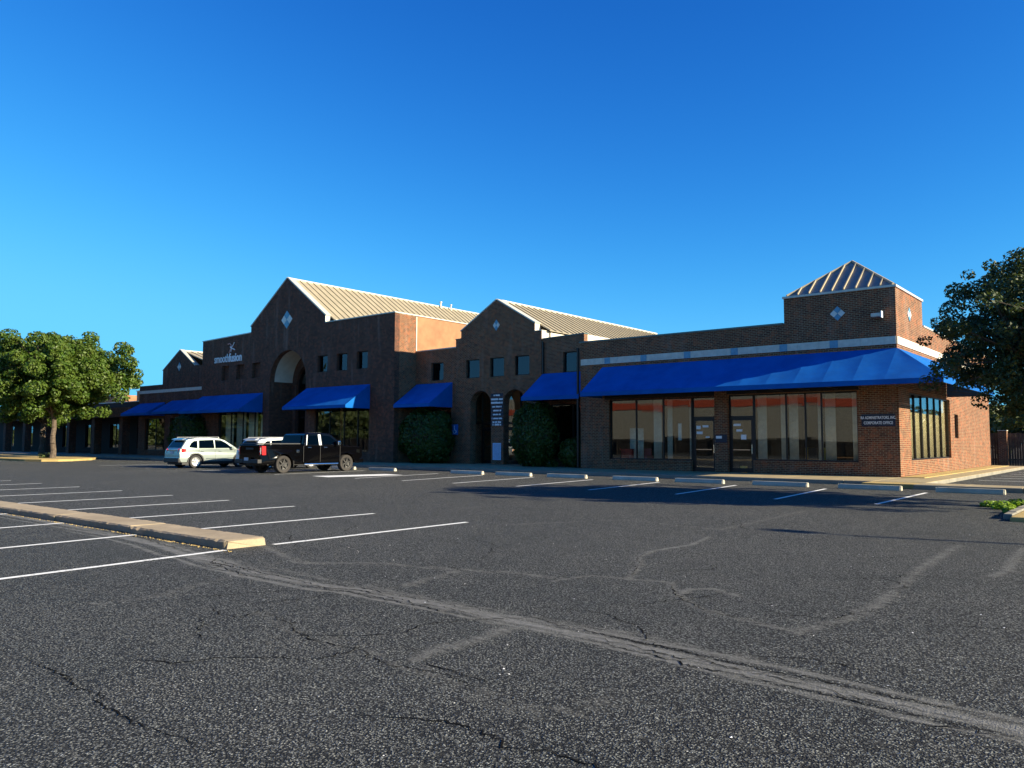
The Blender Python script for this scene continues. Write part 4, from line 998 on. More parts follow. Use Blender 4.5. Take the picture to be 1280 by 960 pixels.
# low brick planter by the right arch
t = thing('brick_planter', 'low brown brick planter wall between the right arch and the clipped bush', 'planter', (-27.4, 34.9, .15))
for r_ in range(6):
    for k in range(4):
        MB().box(-.45+k*.225+(.1 if r_ % 2 else 0), -.45+k*.225+.215+(.1 if r_ % 2 else 0), -.15, .15, r_*.077, r_*.077+.068).build('brick', M['brick'], t, world=False)
MB().box(-.5, .6, -.17, .17, .465, .52).build('cap', M['concrete'], t, world=False)
# ================================================================== VEHICLES (local: +Y forward, z=0 ground)
def wheel(parent, x, y, r, wd, spokes, side, rim='alloy', tyre='tyre', dish=.02, label=None):
    """wheel = tyre object with rim and hub as sub-parts"""
    def lathe(prof, n=36):
        mb = MB()
        for i in range(n):
            a0, a1 = 2*math.pi*i/n, 2*math.pi*(i+1)/n
            for (r0, x0), (r1, x1) in zip(prof[:-1], prof[1:]):
                P = [(x0, r0*math.cos(a0), r0*math.sin(a0)), (x0, r0*math.cos(a1), r0*math.sin(a1)), (x1, r1*math.cos(a1), r1*math.sin(a1)), (x1, r1*math.cos(a0), r1*math.sin(a0))]
                if r0 < 1e-6: P = [P[0], P[2], P[3]]
                if r1 < 1e-6: P = P[:3]
                mb.face(P)
        return mb
    h = wd/2; ri = r*.68
    t = lathe([(ri, -h*.8), (r*.93, -h), (r*.985, -h*.85), (r, -h*.6), (r, h*.6), (r*.985, h*.85), (r*.93, h), (ri, h*.8), (ri*.97, h*.4), (ri*.97, -h*.8), (ri, -h*.8)]).build('tyre', M[tyre], parent, smooth=True, world=False)
    t.location = (x, y, r)
    s = side
    rm = lathe([(ri*.985, s*h*.8), (ri*.9, s*h*.72), (ri*.86, s*h*.35), (ri*.5, s*h*.1), (0, s*h*.1)])
    for k in range(spokes):
        a = 2*math.pi*k/spokes+.3; c, sn = math.cos(a), math.sin(a); w0, w1 = r*.085, r*.055
        P = []
        for xx in (s*h*.15, s*h*(.8-dish*5)):
            P += [(xx, c*r*.1-sn*w0, sn*r*.1+c*w0), (xx, c*r*.1+sn*w0, sn*r*.1-c*w0), (xx, c*ri*.93+sn*w1, sn*ri*.93-c*w1), (xx, c*ri*.93-sn*w1, sn*ri*.93+c*w1)]
        rm.hexa(P)
    rm.bar((s*h*.1, 0, 0), (s*h*.75, 0, 0), r*.13, 12)
    ro = rm.build('rim', M[rim], t, world=False)
    MB().bar((s*h*.74, 0, 0), (s*h*.82, 0, 0), r*.07, 10).build('hub_cap', M['chrome'] if rim == 'plastic' else M['plastic'], t, world=False)
    return t
def arc_notch(yc, r, z0, n=10):
    """points of a wheel-arch notch walked towards -y"""
    a0 = math.asin(max(-1, min(1, (z0-r*.92)/r)))
    return [(yc+r*math.cos(a0+(math.pi-2*a0)*i/n), r*.92+r*math.sin(a0+(math.pi-2*a0)*i/n)) for i in range(n+1)]
def shell(prof, hw, taper, name, mat, parent, bevel=.05, segs=3, nx=1):
    """extrude a side profile across the width, x narrowed by taper(y,z)"""
    mb = MB()
    tris = tessellate_polygon([[Vector((p[0], p[1], 0)) for p in prof]])
    for s in (-1, 1):
        k = len(mb.v); mb.v += [(s*hw*taper(*p), p[0], p[1]) for p in prof]
        for t in tris: mb.f.append(tuple(k+i for i in t)); mb.mi.append(0)
    n = len(prof)
    for i in range(n):
        p, q = prof[i], prof[(i+1) % n]; a, b = hw*taper(*p), hw*taper(*q)
        mb.face([(-a, *p), (-b, *q), (b, *q), (a, *p)])
    o = mb.build(name, mat, parent, smooth=True, bevel=0, world=False)
    bv = o.modifiers.new('edge', 'BEVEL'); bv.width = bevel; bv.segments = segs; bv.limit_method = 'ANGLE'; bv.angle_limit = R(50)
    return o
def side_plate(pts, hwf, s, name, mat, parent, off=.004, th=.012):
    """thin pane lying on the curved side of the cabin"""
    mb = MB(); A = [(s*(hwf(*p)+off), p[0], p[1]) for p in pts]; Bq = [(s*(hwf(*p)+off-th), p[0], p[1]) for p in pts]
    mb.face(A); mb.face(Bq)
    for i in range(len(A)): j = (i+1) % len(A); mb.face([A[i], A[j], Bq[j], Bq[i]])
    return mb.build(name, mat, parent, world=False)

def suv(loc, rz, label, paintm, group='silver and white cars parked facing the building'):
    t = thing('suv', label, 'car', loc, rz, group)
    L = 4.6; r = .36; yr, yf = -1.36, 1.33; hw = .905
    low = [(-2.24, .36), (-1.8, .30)]
    body = [(-2.27, .40), (-2.22, .30), (yr-.43, .27)]
    # walk the underside from rear to front with arches notched upward
    def notch(yc):
        R_ = .45; z0 = .33; n = 12; a0 = math.asin((z0-.345)/R_)
        return [(yc+R_*math.cos(math.pi-a0-(math.pi-2*a0)*i/n), .345+R_*math.sin(math.pi-a0-(math.pi-2*a0)*i/n)) for i in range(n+1)]
    body = [(-2.29, .46), (-2.22, .34)]+notch(yr)+notch(yf)+[(2.16, .33), (2.27, .36), (2.30, .62), (2.22, .80), (2.05, .90), (1.45, 1.00), (1.05, 1.07), (0, 1.03), (-1.2, 1.04), (-2.0, 1.07), (-2.22, 1.04), (-2.26, .85), (-2.26, .62)]
    tp = lambda y, z: (1-.10*max(0, (abs(y)-1.5)/.8)**2)*(1-.06*max(0, (z-.75)/.35))*(1-.05*max(0, (.5-z)/.3))
    shell(body, hw, tp, 'body', paintm, t, .045)
    cab = [(-2.20, 1.03), (-2.08, 1.20), (-1.86, 1.52), (-1.70, 1.59), (-1.2, 1.66), (-.5, 1.69), (.05, 1.655), (.42, 1.55), (1.05, 1.17), (1.22, 1.03)]
    tc = lambda y, z: (1-.06)*(1-.20*max(0, (z-1.0)/.68)**1.15)*(1-.06*max(0, (abs(y+.4)-1.2)/.6))
    cb = shell(cab, hw, tc, 'cabin', paintm, t, .05)
    hf = lambda y, z: hw*tc(y, z)
    for s in (-1, 1):
        side_plate([(-1.72, 1.15), (-1.25, 1.10), (-1.22, 1.50), (-1.42, 1.49), (-1.60, 1.36)], hf, s, 'side_window', M['car_glass'], cb)
        side_plate([(-1.14, 1.10), (-.24, 1.10), (-.26, 1.56), (-1.12, 1.525)], hf, s, 'side_window', M['car_glass'], cb)
        side_plate([(-.16, 1.10), (.86, 1.10), (.48, 1.39), (.20, 1.53), (-.18, 1.56)], hf, s, 'side_window', M['car_glass'], cb)
        MB().bar((s*hf(-1.6, 1.66)*.97, -1.65, 1.69), (s*hf(0, 1.66)*.97, .1, 1.71), .012, 6).bar((s*hf(-1.6, 1.6), -1.65, 1.64), (s*hf(-1.6, 1.66)*.97, -1.6, 1.69), .012, 6).bar((s*hf(0, 1.6), .1, 1.64), (s*hf(0, 1.66)*.97, .05, 1.71), .012, 6).build('roof_rail', M['alloy'], t, world=False)
        # tail lamp wraps the corner
        MB().hexa([(s*.60, -2.285, .84), (s*.86, -2.14, .84), (s*.875, -1.92, .92), (s*.62, -2.16, .84), (s*.60, -2.25, 1.06), (s*.85, -2.12, 1.08), (s*.86, -1.92, 1.04), (s*.62, -2.14, 1.07)]).build('tail_lamp', M['tail'], t, bevel=.012, world=False)
        MB().box(s*.55-.03, s*.55+.03, -2.31, -2.27, .5, .55).build('reflector', M['tail'], t, world=False)
        for y in (-.95, .12):
            MB().box(s*.885-.02, s*.885+.02, y-.1, y+.1, .93, .955).build('door_handle', paintm, t, bevel=.008, world=False)
        MB().box(s*.93-.1, s*.93+.1, .72, .90, 1.03, 1.19).build('mirror', paintm, t, bevel=.04, world=False)
        MB().hexa([(s*.6, 2.22, .62), (s*.84, 2.06, .64), (s*.86, 1.8, .72), (s*.62, 2.1, .7), (s*.6, 2.19, .78), (s*.83, 2.04, .8), (s*.85, 1.8, .84), (s*.62, 2.1, .82)]).build('headlight', M['chrome'], t, world=False)
        # lower cladding and door seams
        MB().box(s*.87-.02, s*.87+.03, -.93, .91, .27, .38).build('sill_cladding', M['plastic'], t, bevel=.01, world=False)
        for y in (-1.18, -.2, 1.0): MB().box(s*.9062-.004, s*.9062-.0005, y-.005, y+.005, .4, 1.0).build('door_gap', M['dark'], t, world=False)
        for yc in (yr, yf):
            mb = MB(); n = 14
            for i in range(n):
                a0, a1 = math.pi*i/n, math.pi*(i+1)/n
                P = [(q*s, yc+rr*math.cos(a), .345+rr*math.sin(a)) for q in (.875, .915) for rr, a in ((.43, a0), (.49, a0), (.49, a1), (.43, a1))]
                mb.hexa(P)
            mb.build('arch_trim', M['plastic'], t, world=False)
    # rear glass, hatch, plate, bumper
    MB().hexa([(-.66, -2.145, 1.13), (.66, -2.145, 1.13), (.66, -2.10, 1.13), (-.66, -2.10, 1.13), (-.57, -1.915, 1.49), (.57, -1.915, 1.49), (.57, -1.86, 1.49), (-.57, -1.86, 1.49)]).build('rear_window', M['car_glass'], cb, world=False)
    MB().hexa([(-.58, 1.06, 1.13), (.58, 1.06, 1.13), (.58, 1.12, 1.13), (-.58, 1.12, 1.13), (-.55, .48, 1.50), (.55, .48, 1.50), (.55, .53, 1.50), (-.55, .53, 1.50)]).build('windscreen', M['car_glass'], cb, world=False)
    MB().hexa([(-.58, -2.03, 1.545), (.58, -2.03, 1.545), (.6, -1.8, 1.60), (-.6, -1.8, 1.60), (-.58, -2.02, 1.575), (.58, -2.02, 1.575), (.6, -1.8, 1.64), (-.6, -1.8, 1.64)]).build('rear_spoiler', paintm, t, bevel=.01, world=False)
    MB().box(-.16, .16, -2.285, -2.262, .78, .92).build('licence_plate', M['plate'], t, world=False)
    MB().box(-.5, .5, -2.28, -2.25, .94, .98).build('hatch_trim', M['chrome'], t, world=False)
    MB().box(-.82, .82, -2.34, -2.1, .30, .56).build('rear_bumper', M['plastic'], t, bevel=.05, world=False)
    MB().box(-.8, .8, 2.16, 2.32, .28, .5).build('front_bumper', M['plastic'], t, bevel=.05, world=False)
    MB().box(-.5, .5, 2.24, 2.30, .55, .76).build('grille', M['plastic'], t, bevel=.02, world=False)
    MB().box(-.8, .8, -2.1, 2.1, .2, .5).build('underbody', M['plastic'], t, world=False)
    for s in (-1, 1):
        for y in (yr, yf): wheel(t, s*.79, y, r, .22, 5, s)
    return t
suv((-42.15, 24.25, 0), R(0), 'silver green estate suv leftmost of the three parked vehicles, seen from its rear corner', M['silver_paint'])
suv((-37.7, 25.9, 0), R(0), 'white suv half hidden between the silver suv and the black pickup', M['white_car'])

def pickup(loc, rz):
    t = thing('pickup_truck', 'black crew cab pickup with red tail lamps parked facing the building', 'pickup', loc, rz)
    r = .41; yr, yf = -1.85, 1.85; hw = 1.0; bm = M['black_paint']
    def notch(yc, R_=.50, z0=.42):
        n = 12; a0 = math.asin((z0-r)/R_)
        return [(yc+R_*math.cos(math.pi-a0-(math.pi-2*a0)*i/n), r+R_*math.sin(math.pi-a0-(math.pi-2*a0)*i/n)) for i in range(n+1)]
    bed = [(-3.02, .50), (-2.95, .42)]+notch(yr)+[(-.78, .42), (-.78, 1.32), (-2.98, 1.34), (-3.02, 1.25)]
    tp = lambda y, z: (1-.07*max(0, (abs(y)-2.1)/.8)**2)*(1-.03*max(0, (z-.95)/.35))*(1-.04*max(0, (.6-z)/.2))
    MB  # bed walls: two sides, tailgate, floor
    tris = tessellate_polygon([[Vector((p[0], p[1], 0)) for p in bed]])
    for s in (-1, 1):
        mb = MB()
        for x, tk in ((1.0, 1), (.80, 0)):
            k = len(mb.v); mb.v += [(s*x*tp(*p), p[0], p[1]) for p in bed]
            for q in tris: mb.f.append(tuple(k+i for i in q)); mb.mi.append(0)
        for i in range(len(bed)):
            p, q = bed[i], bed[(i+1) % len(bed)]; mb.face([(s*tp(*p), *p), (s*tp(*q), *q), (s*.8*tp(*q), *q), (s*.8*tp(*p), *p)])
        o = mb.build('bed_side', bm, t, smooth=True, world=False)
        bv = o.modifiers.new('edge', 'BEVEL'); bv.width = .035; bv.segments = 3; bv.limit_method = 'ANGLE'; bv.angle_limit = R(50)
    MB().box(-.79, .79, -3.03, -2.95, .62, 1.32).build('tailgate', bm, t, bevel=.02, world=False)
    MB().box(-.3, .3, -3.045, -3.028, 1.1, 1.19).build('tailgate_handle', M['plastic'], t, bevel=.01, world=False)
    MB().box(-.79, .79, -2.95, -.79, .60, .68).build('bed_floor', M['plastic'], t, world=False)
    MB().box(-.86, .86, -2.94, -.84, 1.345, 1.40).build('bed_cover', M['plastic'], t, bevel=.015, world=False)
    front = [(-.74, .42), (yf-.52, .42)]+notch(yf)[1:-1]+[(2.38, .42), (2.72, .40), (2.86, .48), (2.90, .9), (2.86, 1.16), (2.70, 1.22), (1.5, 1.30), (1.1, 1.30), (-.74, 1.30)]
    shell(front, hw, tp, 'body', bm, t, .045)
    cab = [(-.74, 1.28), (-.72, 1.42), (-.60, 1.80), (-.5, 1.86), (.2, 1.91), (.75, 1.88), (1.0, 1.80), (1.55, 1.38), (1.66, 1.28)]
    tc = lambda y, z: .985*(1-.17*max(0, (z-1.25)/.66)**1.1)
    cb = shell(cab, hw, tc, 'cab', bm, t, .05); hf = lambda y, z: hw*tc(y, z)
    for s in (-1, 1):
        side_plate([(-.56, 1.34), (.14, 1.34), (.14, 1.78), (-.46, 1.76)], hf, s, 'side_window', M['car_glass'], cb)
        side_plate([(.34, 1.34), (1.40, 1.34), (1.16, 1.52), (.88, 1.74), (.34, 1.79)], hf, s, 'side_window', M['car_glass'], cb)
        # bright window surround
        for pts in ([(-.60, 1.31), (-.56, 1.31), (-.44, 1.80), (-.49, 1.80)], [(.16, 1.31), (.31, 1.31), (.31, 1.83), (.16, 1.83)]):
            side_plate(pts, hf, s, 'window_trim', M['alloy'], cb, .008)
        MB().hexa([(s*.80, -3.045, .86), (s*.985, -3.0, .86), (s*.995, -2.80, .86), (s*.82, -2.95, .86), (s*.80, -3.045, 1.27), (s*.955, -3.0, 1.27), (s*.965, -2.80, 1.27), (s*.82, -2.95, 1.27)]).build('tail_lamp', M['tail'], t, bevel=.015, world=False)
        MB().box(s*.92-.006, s*.92+.0, -3.05, -3.04, .9, 1.2).box(s*.84, s*.93, -3.052, -3.044, 1.0, 1.06).build('lamp_lens', M['white'], t, world=False)
        MB().hexa([(s*.7, 2.84, .86), (s*.94, 2.72, .86), (s*.95, 2.5, .92), (s*.72, 2.6, .9), (s*.7, 2.84, 1.06), (s*.94, 2.72, 1.08), (s*.95, 2.5, 1.1), (s*.72, 2.6, 1.1)]).build('headlight', M['chrome'], t, world=False)
        for y in (-.42, .52): MB().box(s*1.0-.02, s*1.0+.025, y-.1, y+.1, 1.18, 1.215).build('door_handle', M['chrome'], t, bevel=.008, world=False)
        MB().box(s*1.12-.11, s*1.12+.11, 1.12, 1.3, 1.30, 1.52).build('mirror', M['chrome'], t, bevel=.04, world=False)
        MB().bar((s*1.05, -.75, .40), (s*1.05, 1.25, .40), .045, 8).build('running_board', M['chrome'], t, world=False)
        MB().box(s*1.0-.01, s*1.0+.012, -1.15, -1.0, .95, 1.08).build('fuel_door', M['chrome'], t, bevel=.01, world=False)
        for y in (-.755, .22, 1.42): MB().box(s*.994-.003, s*1.0+.0005, y-.008, y+.008, .5, 1.27).build('door_gap', M['dark'], t, world=False)
        for y in (yr, yf): wheel(t, s*.86, y, r, .28, 6, s, 'plastic', 'tyre_letter')
        for y in (yr+.55,): MB().box(s*.86-.13, s*.86+.13, y, y+.02, .28, .62).build('mud_flap', M['plastic'], t, world=False)
    MB().hexa([(-.72, -.775, 1.38), (.72, -.775, 1.38), (.72, -.72, 1.38), (-.72, -.72, 1.38), (-.66, -.655, 1.76), (.66, -.655, 1.76), (.66, -.6, 1.76), (-.66, -.6, 1.76)]).build('rear_window', M['car_glass'], cb, world=False)
    MB().hexa([(-.72, 1.60, 1.34), (.72, 1.60, 1.34), (.72, 1.56, 1.34), (-.72, 1.56, 1.34), (-.66, 1.04, 1.78), (.66, 1.04, 1.78), (.66, 1.0, 1.78), (-.66, 1.0, 1.78)]).build('windscreen', M['car_glass'], cb, world=False)
    MB().box(-.93, -.3, -3.2, -2.98, .48, .66).box(.3, .93, -3.2, -2.98, .48, .66).box(-.3, .3, -3.18, -2.98, .46, .62).build('rear_bumper', M['plastic'], t, bevel=.02, world=False)
    MB().box(-.16, .16, -3.215, -3.19, .6, .74).build('licence_plate', M['plate'], t, world=False)
    MB().box(-.95, .95, 2.72, 2.98, .42, .66).build('front_bumper', bm, t, bevel=.04, world=False)
    MB().box(-.66, .66, 2.86, 2.93, .7, 1.14).build('grille', M['plastic'], t, bevel=.02, world=False)
    MB().box(-.5, .5, -2.9, 2.6, .38, .62).build('chassis', M['plastic'], t, world=False)
    MB().bar((-.7, -1.85, .41), (.7, -1.85, .41), .09, 8).build('rear_axle', M['plastic'], t, world=False)
    for x in (-.4, -.2, 0, .2, .4): MB().box(x-.05, x+.05, .5, .62, 1.90, 1.93).build('roof_marker', M['plastic'], t, world=False)
pickup((-32.95, 23.95, 0), R(0))

# ================================================================== PLANTS
def leaves_mesh(name, C, n, size, mat, spread, parent=None, flat=.0, up=.35, aspect=1.7, seed=1):
    """n leaf-sized diamonds scattered round the clump centres C (k,4: x,y,z,radius)"""
    rg = np.random.default_rng(seed); k = len(C); wgt = C[:, 3]**2; idx = rg.choice(k, n, p=wgt/wgt.sum())
    d = rg.normal(size=(n, 3)); d /= np.linalg.norm(d, axis=1)[:, None]
    rad = rg.random(n)**(1/3)*.55+.5
    P = C[idx, :3]+d*(C[idx, 3]*rad)[:, None]*np.array([1, 1, .75])
    nr = d*.8+rg.normal(size=(n, 3))*.6+np.array([0, 0, up]); nr /= np.linalg.norm(nr, axis=1)[:, None]
    a = np.cross(nr, rg.normal(size=(n, 3))); a /= np.linalg.norm(a, axis=1)[:, None]; b = np.cross(nr, a)
    s = size*rg.uniform(.55, 1.3, n)[:, None]
    q = np.stack([P-a*s*aspect*.5, P-b*s*.5+nr*s*.12, P+a*s*aspect*.5, P+b*s*.5+nr*s*.12], 1).reshape(-1, 3)
    me = bpy.data.meshes.new(name); me.vertices.add(4*n); me.vertices.foreach_set('co', q.astype(np.float32).ravel())
    me.loops.add(4*n); me.loops.foreach_set('vertex_index', np.arange(4*n, dtype=np.int32)); me.polygons.add(n)
    me.polygons.foreach_set('loop_start', np.arange(0, 4*n, 4, dtype=np.int32)); me.update(calc_edges=True); me.materials.append(mat)
    o = bpy.data.objects.new(name, me); COL.objects.link(o)
    if parent: o.parent = parent
    return o
def tree(name, label, cat, loc, height, trunk_h, crown_r, crown_zc, crown_rz, nclump, nleaf, size, mat, bark, tr=.2, seed=1, group=None, clump=(.5, 1.1), lean=(0, 0), shell_p=.5, cut=None):
    t = thing(name, label, cat, loc, 0, group); rg = random.Random(seed); C = []
    ctr = Vector((lean[0], lean[1], crown_zc))
    while len(C) < nclump:
        d = Vector((rg.gauss(0, 1), rg.gauss(0, 1), rg.gauss(0, 1))).normalized(); u = rg.random()**shell_p
        lob = 1+.12*math.sin(3*math.atan2(d.y, d.x)+seed)+.10*math.sin(5*math.atan2(d.y, d.x)+2*seed)+.08*math.sin(4*d.z*3)
        p = ctr+Vector((d.x*crown_r*u*lob, d.y*crown_r*u*lob, d.z*crown_rz*u*lob))
        if p.z < trunk_h*.75: continue
        C.append((p.x, p.y, p.z, rg.uniform(*clump)))
    for k in range(nclump//16):
        d = Vector((rg.gauss(0, 1), rg.gauss(0, 1), rg.gauss(0, 1))).normalized()*rg.random()**.5*.72; C.append((ctr.x+d.x*crown_r, ctr.y+d.y*crown_r, max(trunk_h, ctr.z+d.z*crown_rz), crown_r*rg.uniform(.2, .3)))
    C = np.array(C)
    mb = MB(); prev = Vector((0, 0, -.1)); pr = tr*1.35; N = 6
    for i in range(1, N+1):
        p = Vector((math.sin(i*1.3+seed)*tr*.35, math.cos(i*1.7+seed)*tr*.35, trunk_h*i/N)); q = tr*(1.12-.3*i/N); mb.bar(prev, p, pr, 9, q, cap=False); prev = p; pr = q
    top = prev; mb.build('trunk', M[bark], t, smooth=True, world=False)
    mb = MB(); lim = []
    for k in range(7):
        a = 2*math.pi*k/7+rg.uniform(-.3, .3); rr = crown_r*rg.uniform(.4, .65)
        e = Vector((math.cos(a)*rr+lean[0]*.6, math.sin(a)*rr+lean[1]*.6, crown_zc+crown_rz*rg.uniform(-.25, .45))); m_ = top.lerp(e, .45)+Vector((0, 0, -.1*crown_rz))
        mb.bar(top-Vector((0, 0, .15)), m_, tr*.55, 6, tr*.36, cap=False).bar(m_, e, tr*.36, 6, tr*.15, cap=False); lim += [m_, e]
    for c in C[::2]:
        c = Vector(c[:3]); s = min(lim, key=lambda v: (v-c).length); mb.bar(s, c, tr*.12, 4, tr*.03, cap=False)
    mb.build('limb', M[bark], t, smooth=True, world=False)
    leaves_mesh('crown', C, nleaf, size, M[mat], 1, t, seed=seed)
    return t
tree('shade_tree', 'round leafy green tree with a pale crooked trunk on the sunlit dirt island', 'tree', (-65.4, 24.7, .12), 10, 3.4, 4.9, 6.4, 3.0, 480, 120000, .135, 'leaf_bright', 'bark', .19, 5, clump=(.28, .72), shell_p=.36)
tree('shade_tree', 'leafy tree cut by the left edge of the photo behind the round tree', 'tree', (-80.5, 29.5, .1), 9.5, 3.0, 5.2, 6.4, 3.2, 200, 45000, .19, 'leaf_bright', 'bark', .25, 9, clump=(.45, 1.0))
tree('oak_tree', 'dark small-leaved oak overhanging the corner of the building from the right', 'tree', (-.65, 23.2, .1), 7.6, 2.0, 3.95, 4.05, 2.4, 720, 200000, .054, 'leaf_oak', 'bark_dark', .24, 21, clump=(.11, .36), shell_p=.36, lean=(-.3, .7))
mb = MB()
# ---- clipped bushes
def bush(loc, rx, ry, h, label, n=9000, seed=3, group='clipped bushes against the building'):
    t = thing('clipped_bush', label, 'bush', loc, 0, group); rg = np.random.default_rng(seed)
    d = rg.normal(size=(n, 3)); d /= np.linalg.norm(d, axis=1)[:, None]
    e = .88; s = np.sign(d)*np.abs(d)**e; s /= (np.abs(s)**2.2).sum(1)[:, None]**(1/2.2)
    lump = 1+.07*np.sin(s[:, 0]*7+seed)+.06*np.sin(s[:, 2]*8+s[:, 1]*5)+.03*np.sin(s[:, 0]*19+s[:, 2]*17)
    P = s*np.array([rx, ry, h/2])*lump[:, None]*rg.uniform(.88, 1.07, n)[:, None]+np.array([0, 0, h/2])
    nr = s*.9+rg.normal(size=(n, 3))*.5; nr /= np.linalg.norm(nr, axis=1)[:, None]
    a = np.cross(nr, rg.normal(size=(n, 3))); a /= np.linalg.norm(a, axis=1)[:, None]; b = np.cross(nr, a); z = .075*rg.uniform(.6, 1.4, n)[:, None]
    q = np.stack([P-a*z, P-b*z*.6, P+a*z, P+b*z*.6], 1).reshape(-1, 3)
    me = bpy.data.meshes.new('foliage'); me.vertices.add(4*n); me.vertices.foreach_set('co', q.astype(np.float32).ravel()); me.loops.add(4*n)
    me.loops.foreach_set('vertex_index', np.arange(4*n, dtype=np.int32)); me.polygons.add(n); me.polygons.foreach_set('loop_start', np.arange(0, 4*n, 4, dtype=np.int32))
    me.update(calc_edges=True); me.materials.append(M['leaf_bush']); o = bpy.data.objects.new('foliage', me); COL.objects.link(o); o.parent = t
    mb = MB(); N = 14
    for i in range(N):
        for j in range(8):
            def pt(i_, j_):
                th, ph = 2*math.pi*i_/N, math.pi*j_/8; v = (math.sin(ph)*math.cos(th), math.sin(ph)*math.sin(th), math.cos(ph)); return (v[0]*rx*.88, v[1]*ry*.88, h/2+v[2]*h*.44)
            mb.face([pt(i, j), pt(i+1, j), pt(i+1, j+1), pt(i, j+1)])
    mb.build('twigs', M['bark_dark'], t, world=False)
bush((-35.75, 35.0, .15), 1.95, 1.0, 3.25, 'big clipped bush left of the arched entrance below the short blue awning', 15000, 3)
bush((-26.9, 34.75, .15), 1.35, 1.0, 3.35, 'tall clipped bush right of the arched entrance', 13000, 5)
bush((-24.55, 35.2, .15), .75, .7, 1.5, 'low dark bush squeezed against the end of the long brick wing', 6000, 6)
bush((-62.3, 33.9, .13), 2.1, 1.1, 3.6, 'clipped bush in the shade behind the silver suv', 11000, 8)
# low shrubs in the bed
def low_plant(loc, r, h, label, mat='leaf_bush', n=350, size=.09, seed=1, name='low_shrub', cat='plant', group=None):
    t = thing(name, label, cat, loc, 0, group); C = np.array([(0, 0, h*.5, r), (r*.5, 0, h*.35, r*.6), (-r*.5, .05, h*.35, r*.6)])
    o = leaves_mesh('foliage', C, n, size, M[mat], 1, t, up=.8, seed=seed)
    m = o.data; co = np.zeros(len(m.vertices)*3, np.float32); m.vertices.foreach_get('co', co); co = co.reshape(-1, 3); co[:, 2] = np.abs(co[:, 2])*h/max(r, .01)*.8; m.vertices.foreach_set('co', co.ravel())
    mb = MB()
    for k in range(5): mb.bar((0, 0, 0), (random.uniform(-r, r)*.6, random.uniform(-r, r)*.6, h*.7), .006, 4)
    mb.build('stem', M['bark_dark'], t, world=False)
for k, (x, y, r_, h_, lb) in enumerate([(-3.35, 22.1, .2, .16, 'leafy weed at the left tip of the weed patch on the asphalt'), (-3.0, 21.5, .22, .2, 'bushy green weed in the middle of the patch by the island kerb'), (-2.85, 22.5, .2, .2, 'green weed growing against the red pavers'), (-2.7, 20.4, .16, .14, 'small weed on the nearest kerb stone of the right island')]):
    low_plant((x, y, .0), r_, h_, lb, 'leaf_weed', 420, .055, 40+k, 'weed', 'weed', 'weeds by the right island')
low_plant((-25.6, 34.5, .15), .35, .4, 'low shrub beside the brick planter', 'leaf_bush', 500, .07, 51)
low_plant((-66.4, 24.6, .12), .5, .45, 'dry tuft beside the trunk of the round tree', 'leaf_far', 500, .1, 52)
# ---- far left island, kerbed, under the tree
poly = [(-60.9, 24.4), (-60.4, 23.2), (-60.9, 22.3), (-62.5, 21.8), (-90, 21.8), (-90, 28.5), (-66.5, 28.5), (-63.0, 26.6)]
li = MB().extrude([poly], -.05, .15, 'z').build('dirt_island', M['dirt'], bevel=.03); struct(li)
# ---- fence and its brick pier, right background
t = thing('brick_pier', 'square brown brick pier with a pale cap in the wooden fence', 'pier', (-8.3, 60.3, 0))
MB().box(-.22, .28, -.25, .25, 0, 2.3).build('pier_shaft', M['brick'], t, world=False); MB().box(-.24, .30, -.27, .27, 2.301, 2.34).build('pier_cap', M['stone'], t, world=False)
def fence(x0, x1, y, h, label, mat='fence', group=None):
    t = thing('wooden_fence', label, 'fence', (x0, y, 0), 0, group); mb = MB(); x = x0
    while x < x1:
        hh = h+random.uniform(-.03, .03); j = random.uniform(-.01, .01)
        mb.box(x-x0, x-x0+.135, j, j+.02, .03, hh); x += .145
    tag(mb.build('picket', M[mat], t, world=False), kind='stuff')
    for z in (.4, h-.35): MB().box(0, x1-x0, .03, .08, z, z+.09).build('rail', M[mat], t, world=False)
    n = int((x1-x0)/2.4)
    for k in range(n+1): MB().box(k*2.4-.05, k*2.4+.05, .08, .18, 0, h-.1).build('post', M[mat], t, world=False)
fence(-8.0, 26, 60.5, 2.15, 'weathered wooden fence right of the brick pier beyond the side lot')
fence(-16.5, -8.55, 60.5, 2.15, 'short piece of weathered wooden fence left of the brick pier')
for k, (x, y, h_, r_, lb) in enumerate([(-6.5, 78, 5.2, 4.2, 'rounded green tree just above the brick pier'), (-.5, 83, 4.6, 4.0, 'low tree above the fence at the right edge'), (7, 90, 6, 4.6, 'tree beyond the fence, hidden by the oak'), (-13.5, 86, 5.5, 4.2, 'tree behind the end of the building')]):
    tree('far_tree', lb, 'tree', (x, y, 0), h_, 1.2, r_, h_*.52, h_*.42, 70, 9000, .28, 'leaf_far', 'bark_dark', .18, 60+k, 'trees beyond the fence', clump=(.6, 1.2), shell_p=.45)
# trees and houses east, mirrored in the sunny side window
for k, (x, y) in enumerate([(34, 55), (42, 66), (38, 80), (52, 48), (30, 96), (60, 70)]):
    tree('far_tree', 'tree across the side street, beyond the right edge, mirrored in the sunny side window', 'tree', (x, y, 0), 5, 1.4, 3.6, 3.4, 2.0, 40, 3500, .4, 'leaf_far', 'bark_dark', .2, 80+k, 'trees across the side street', clump=(.7, 1.3))

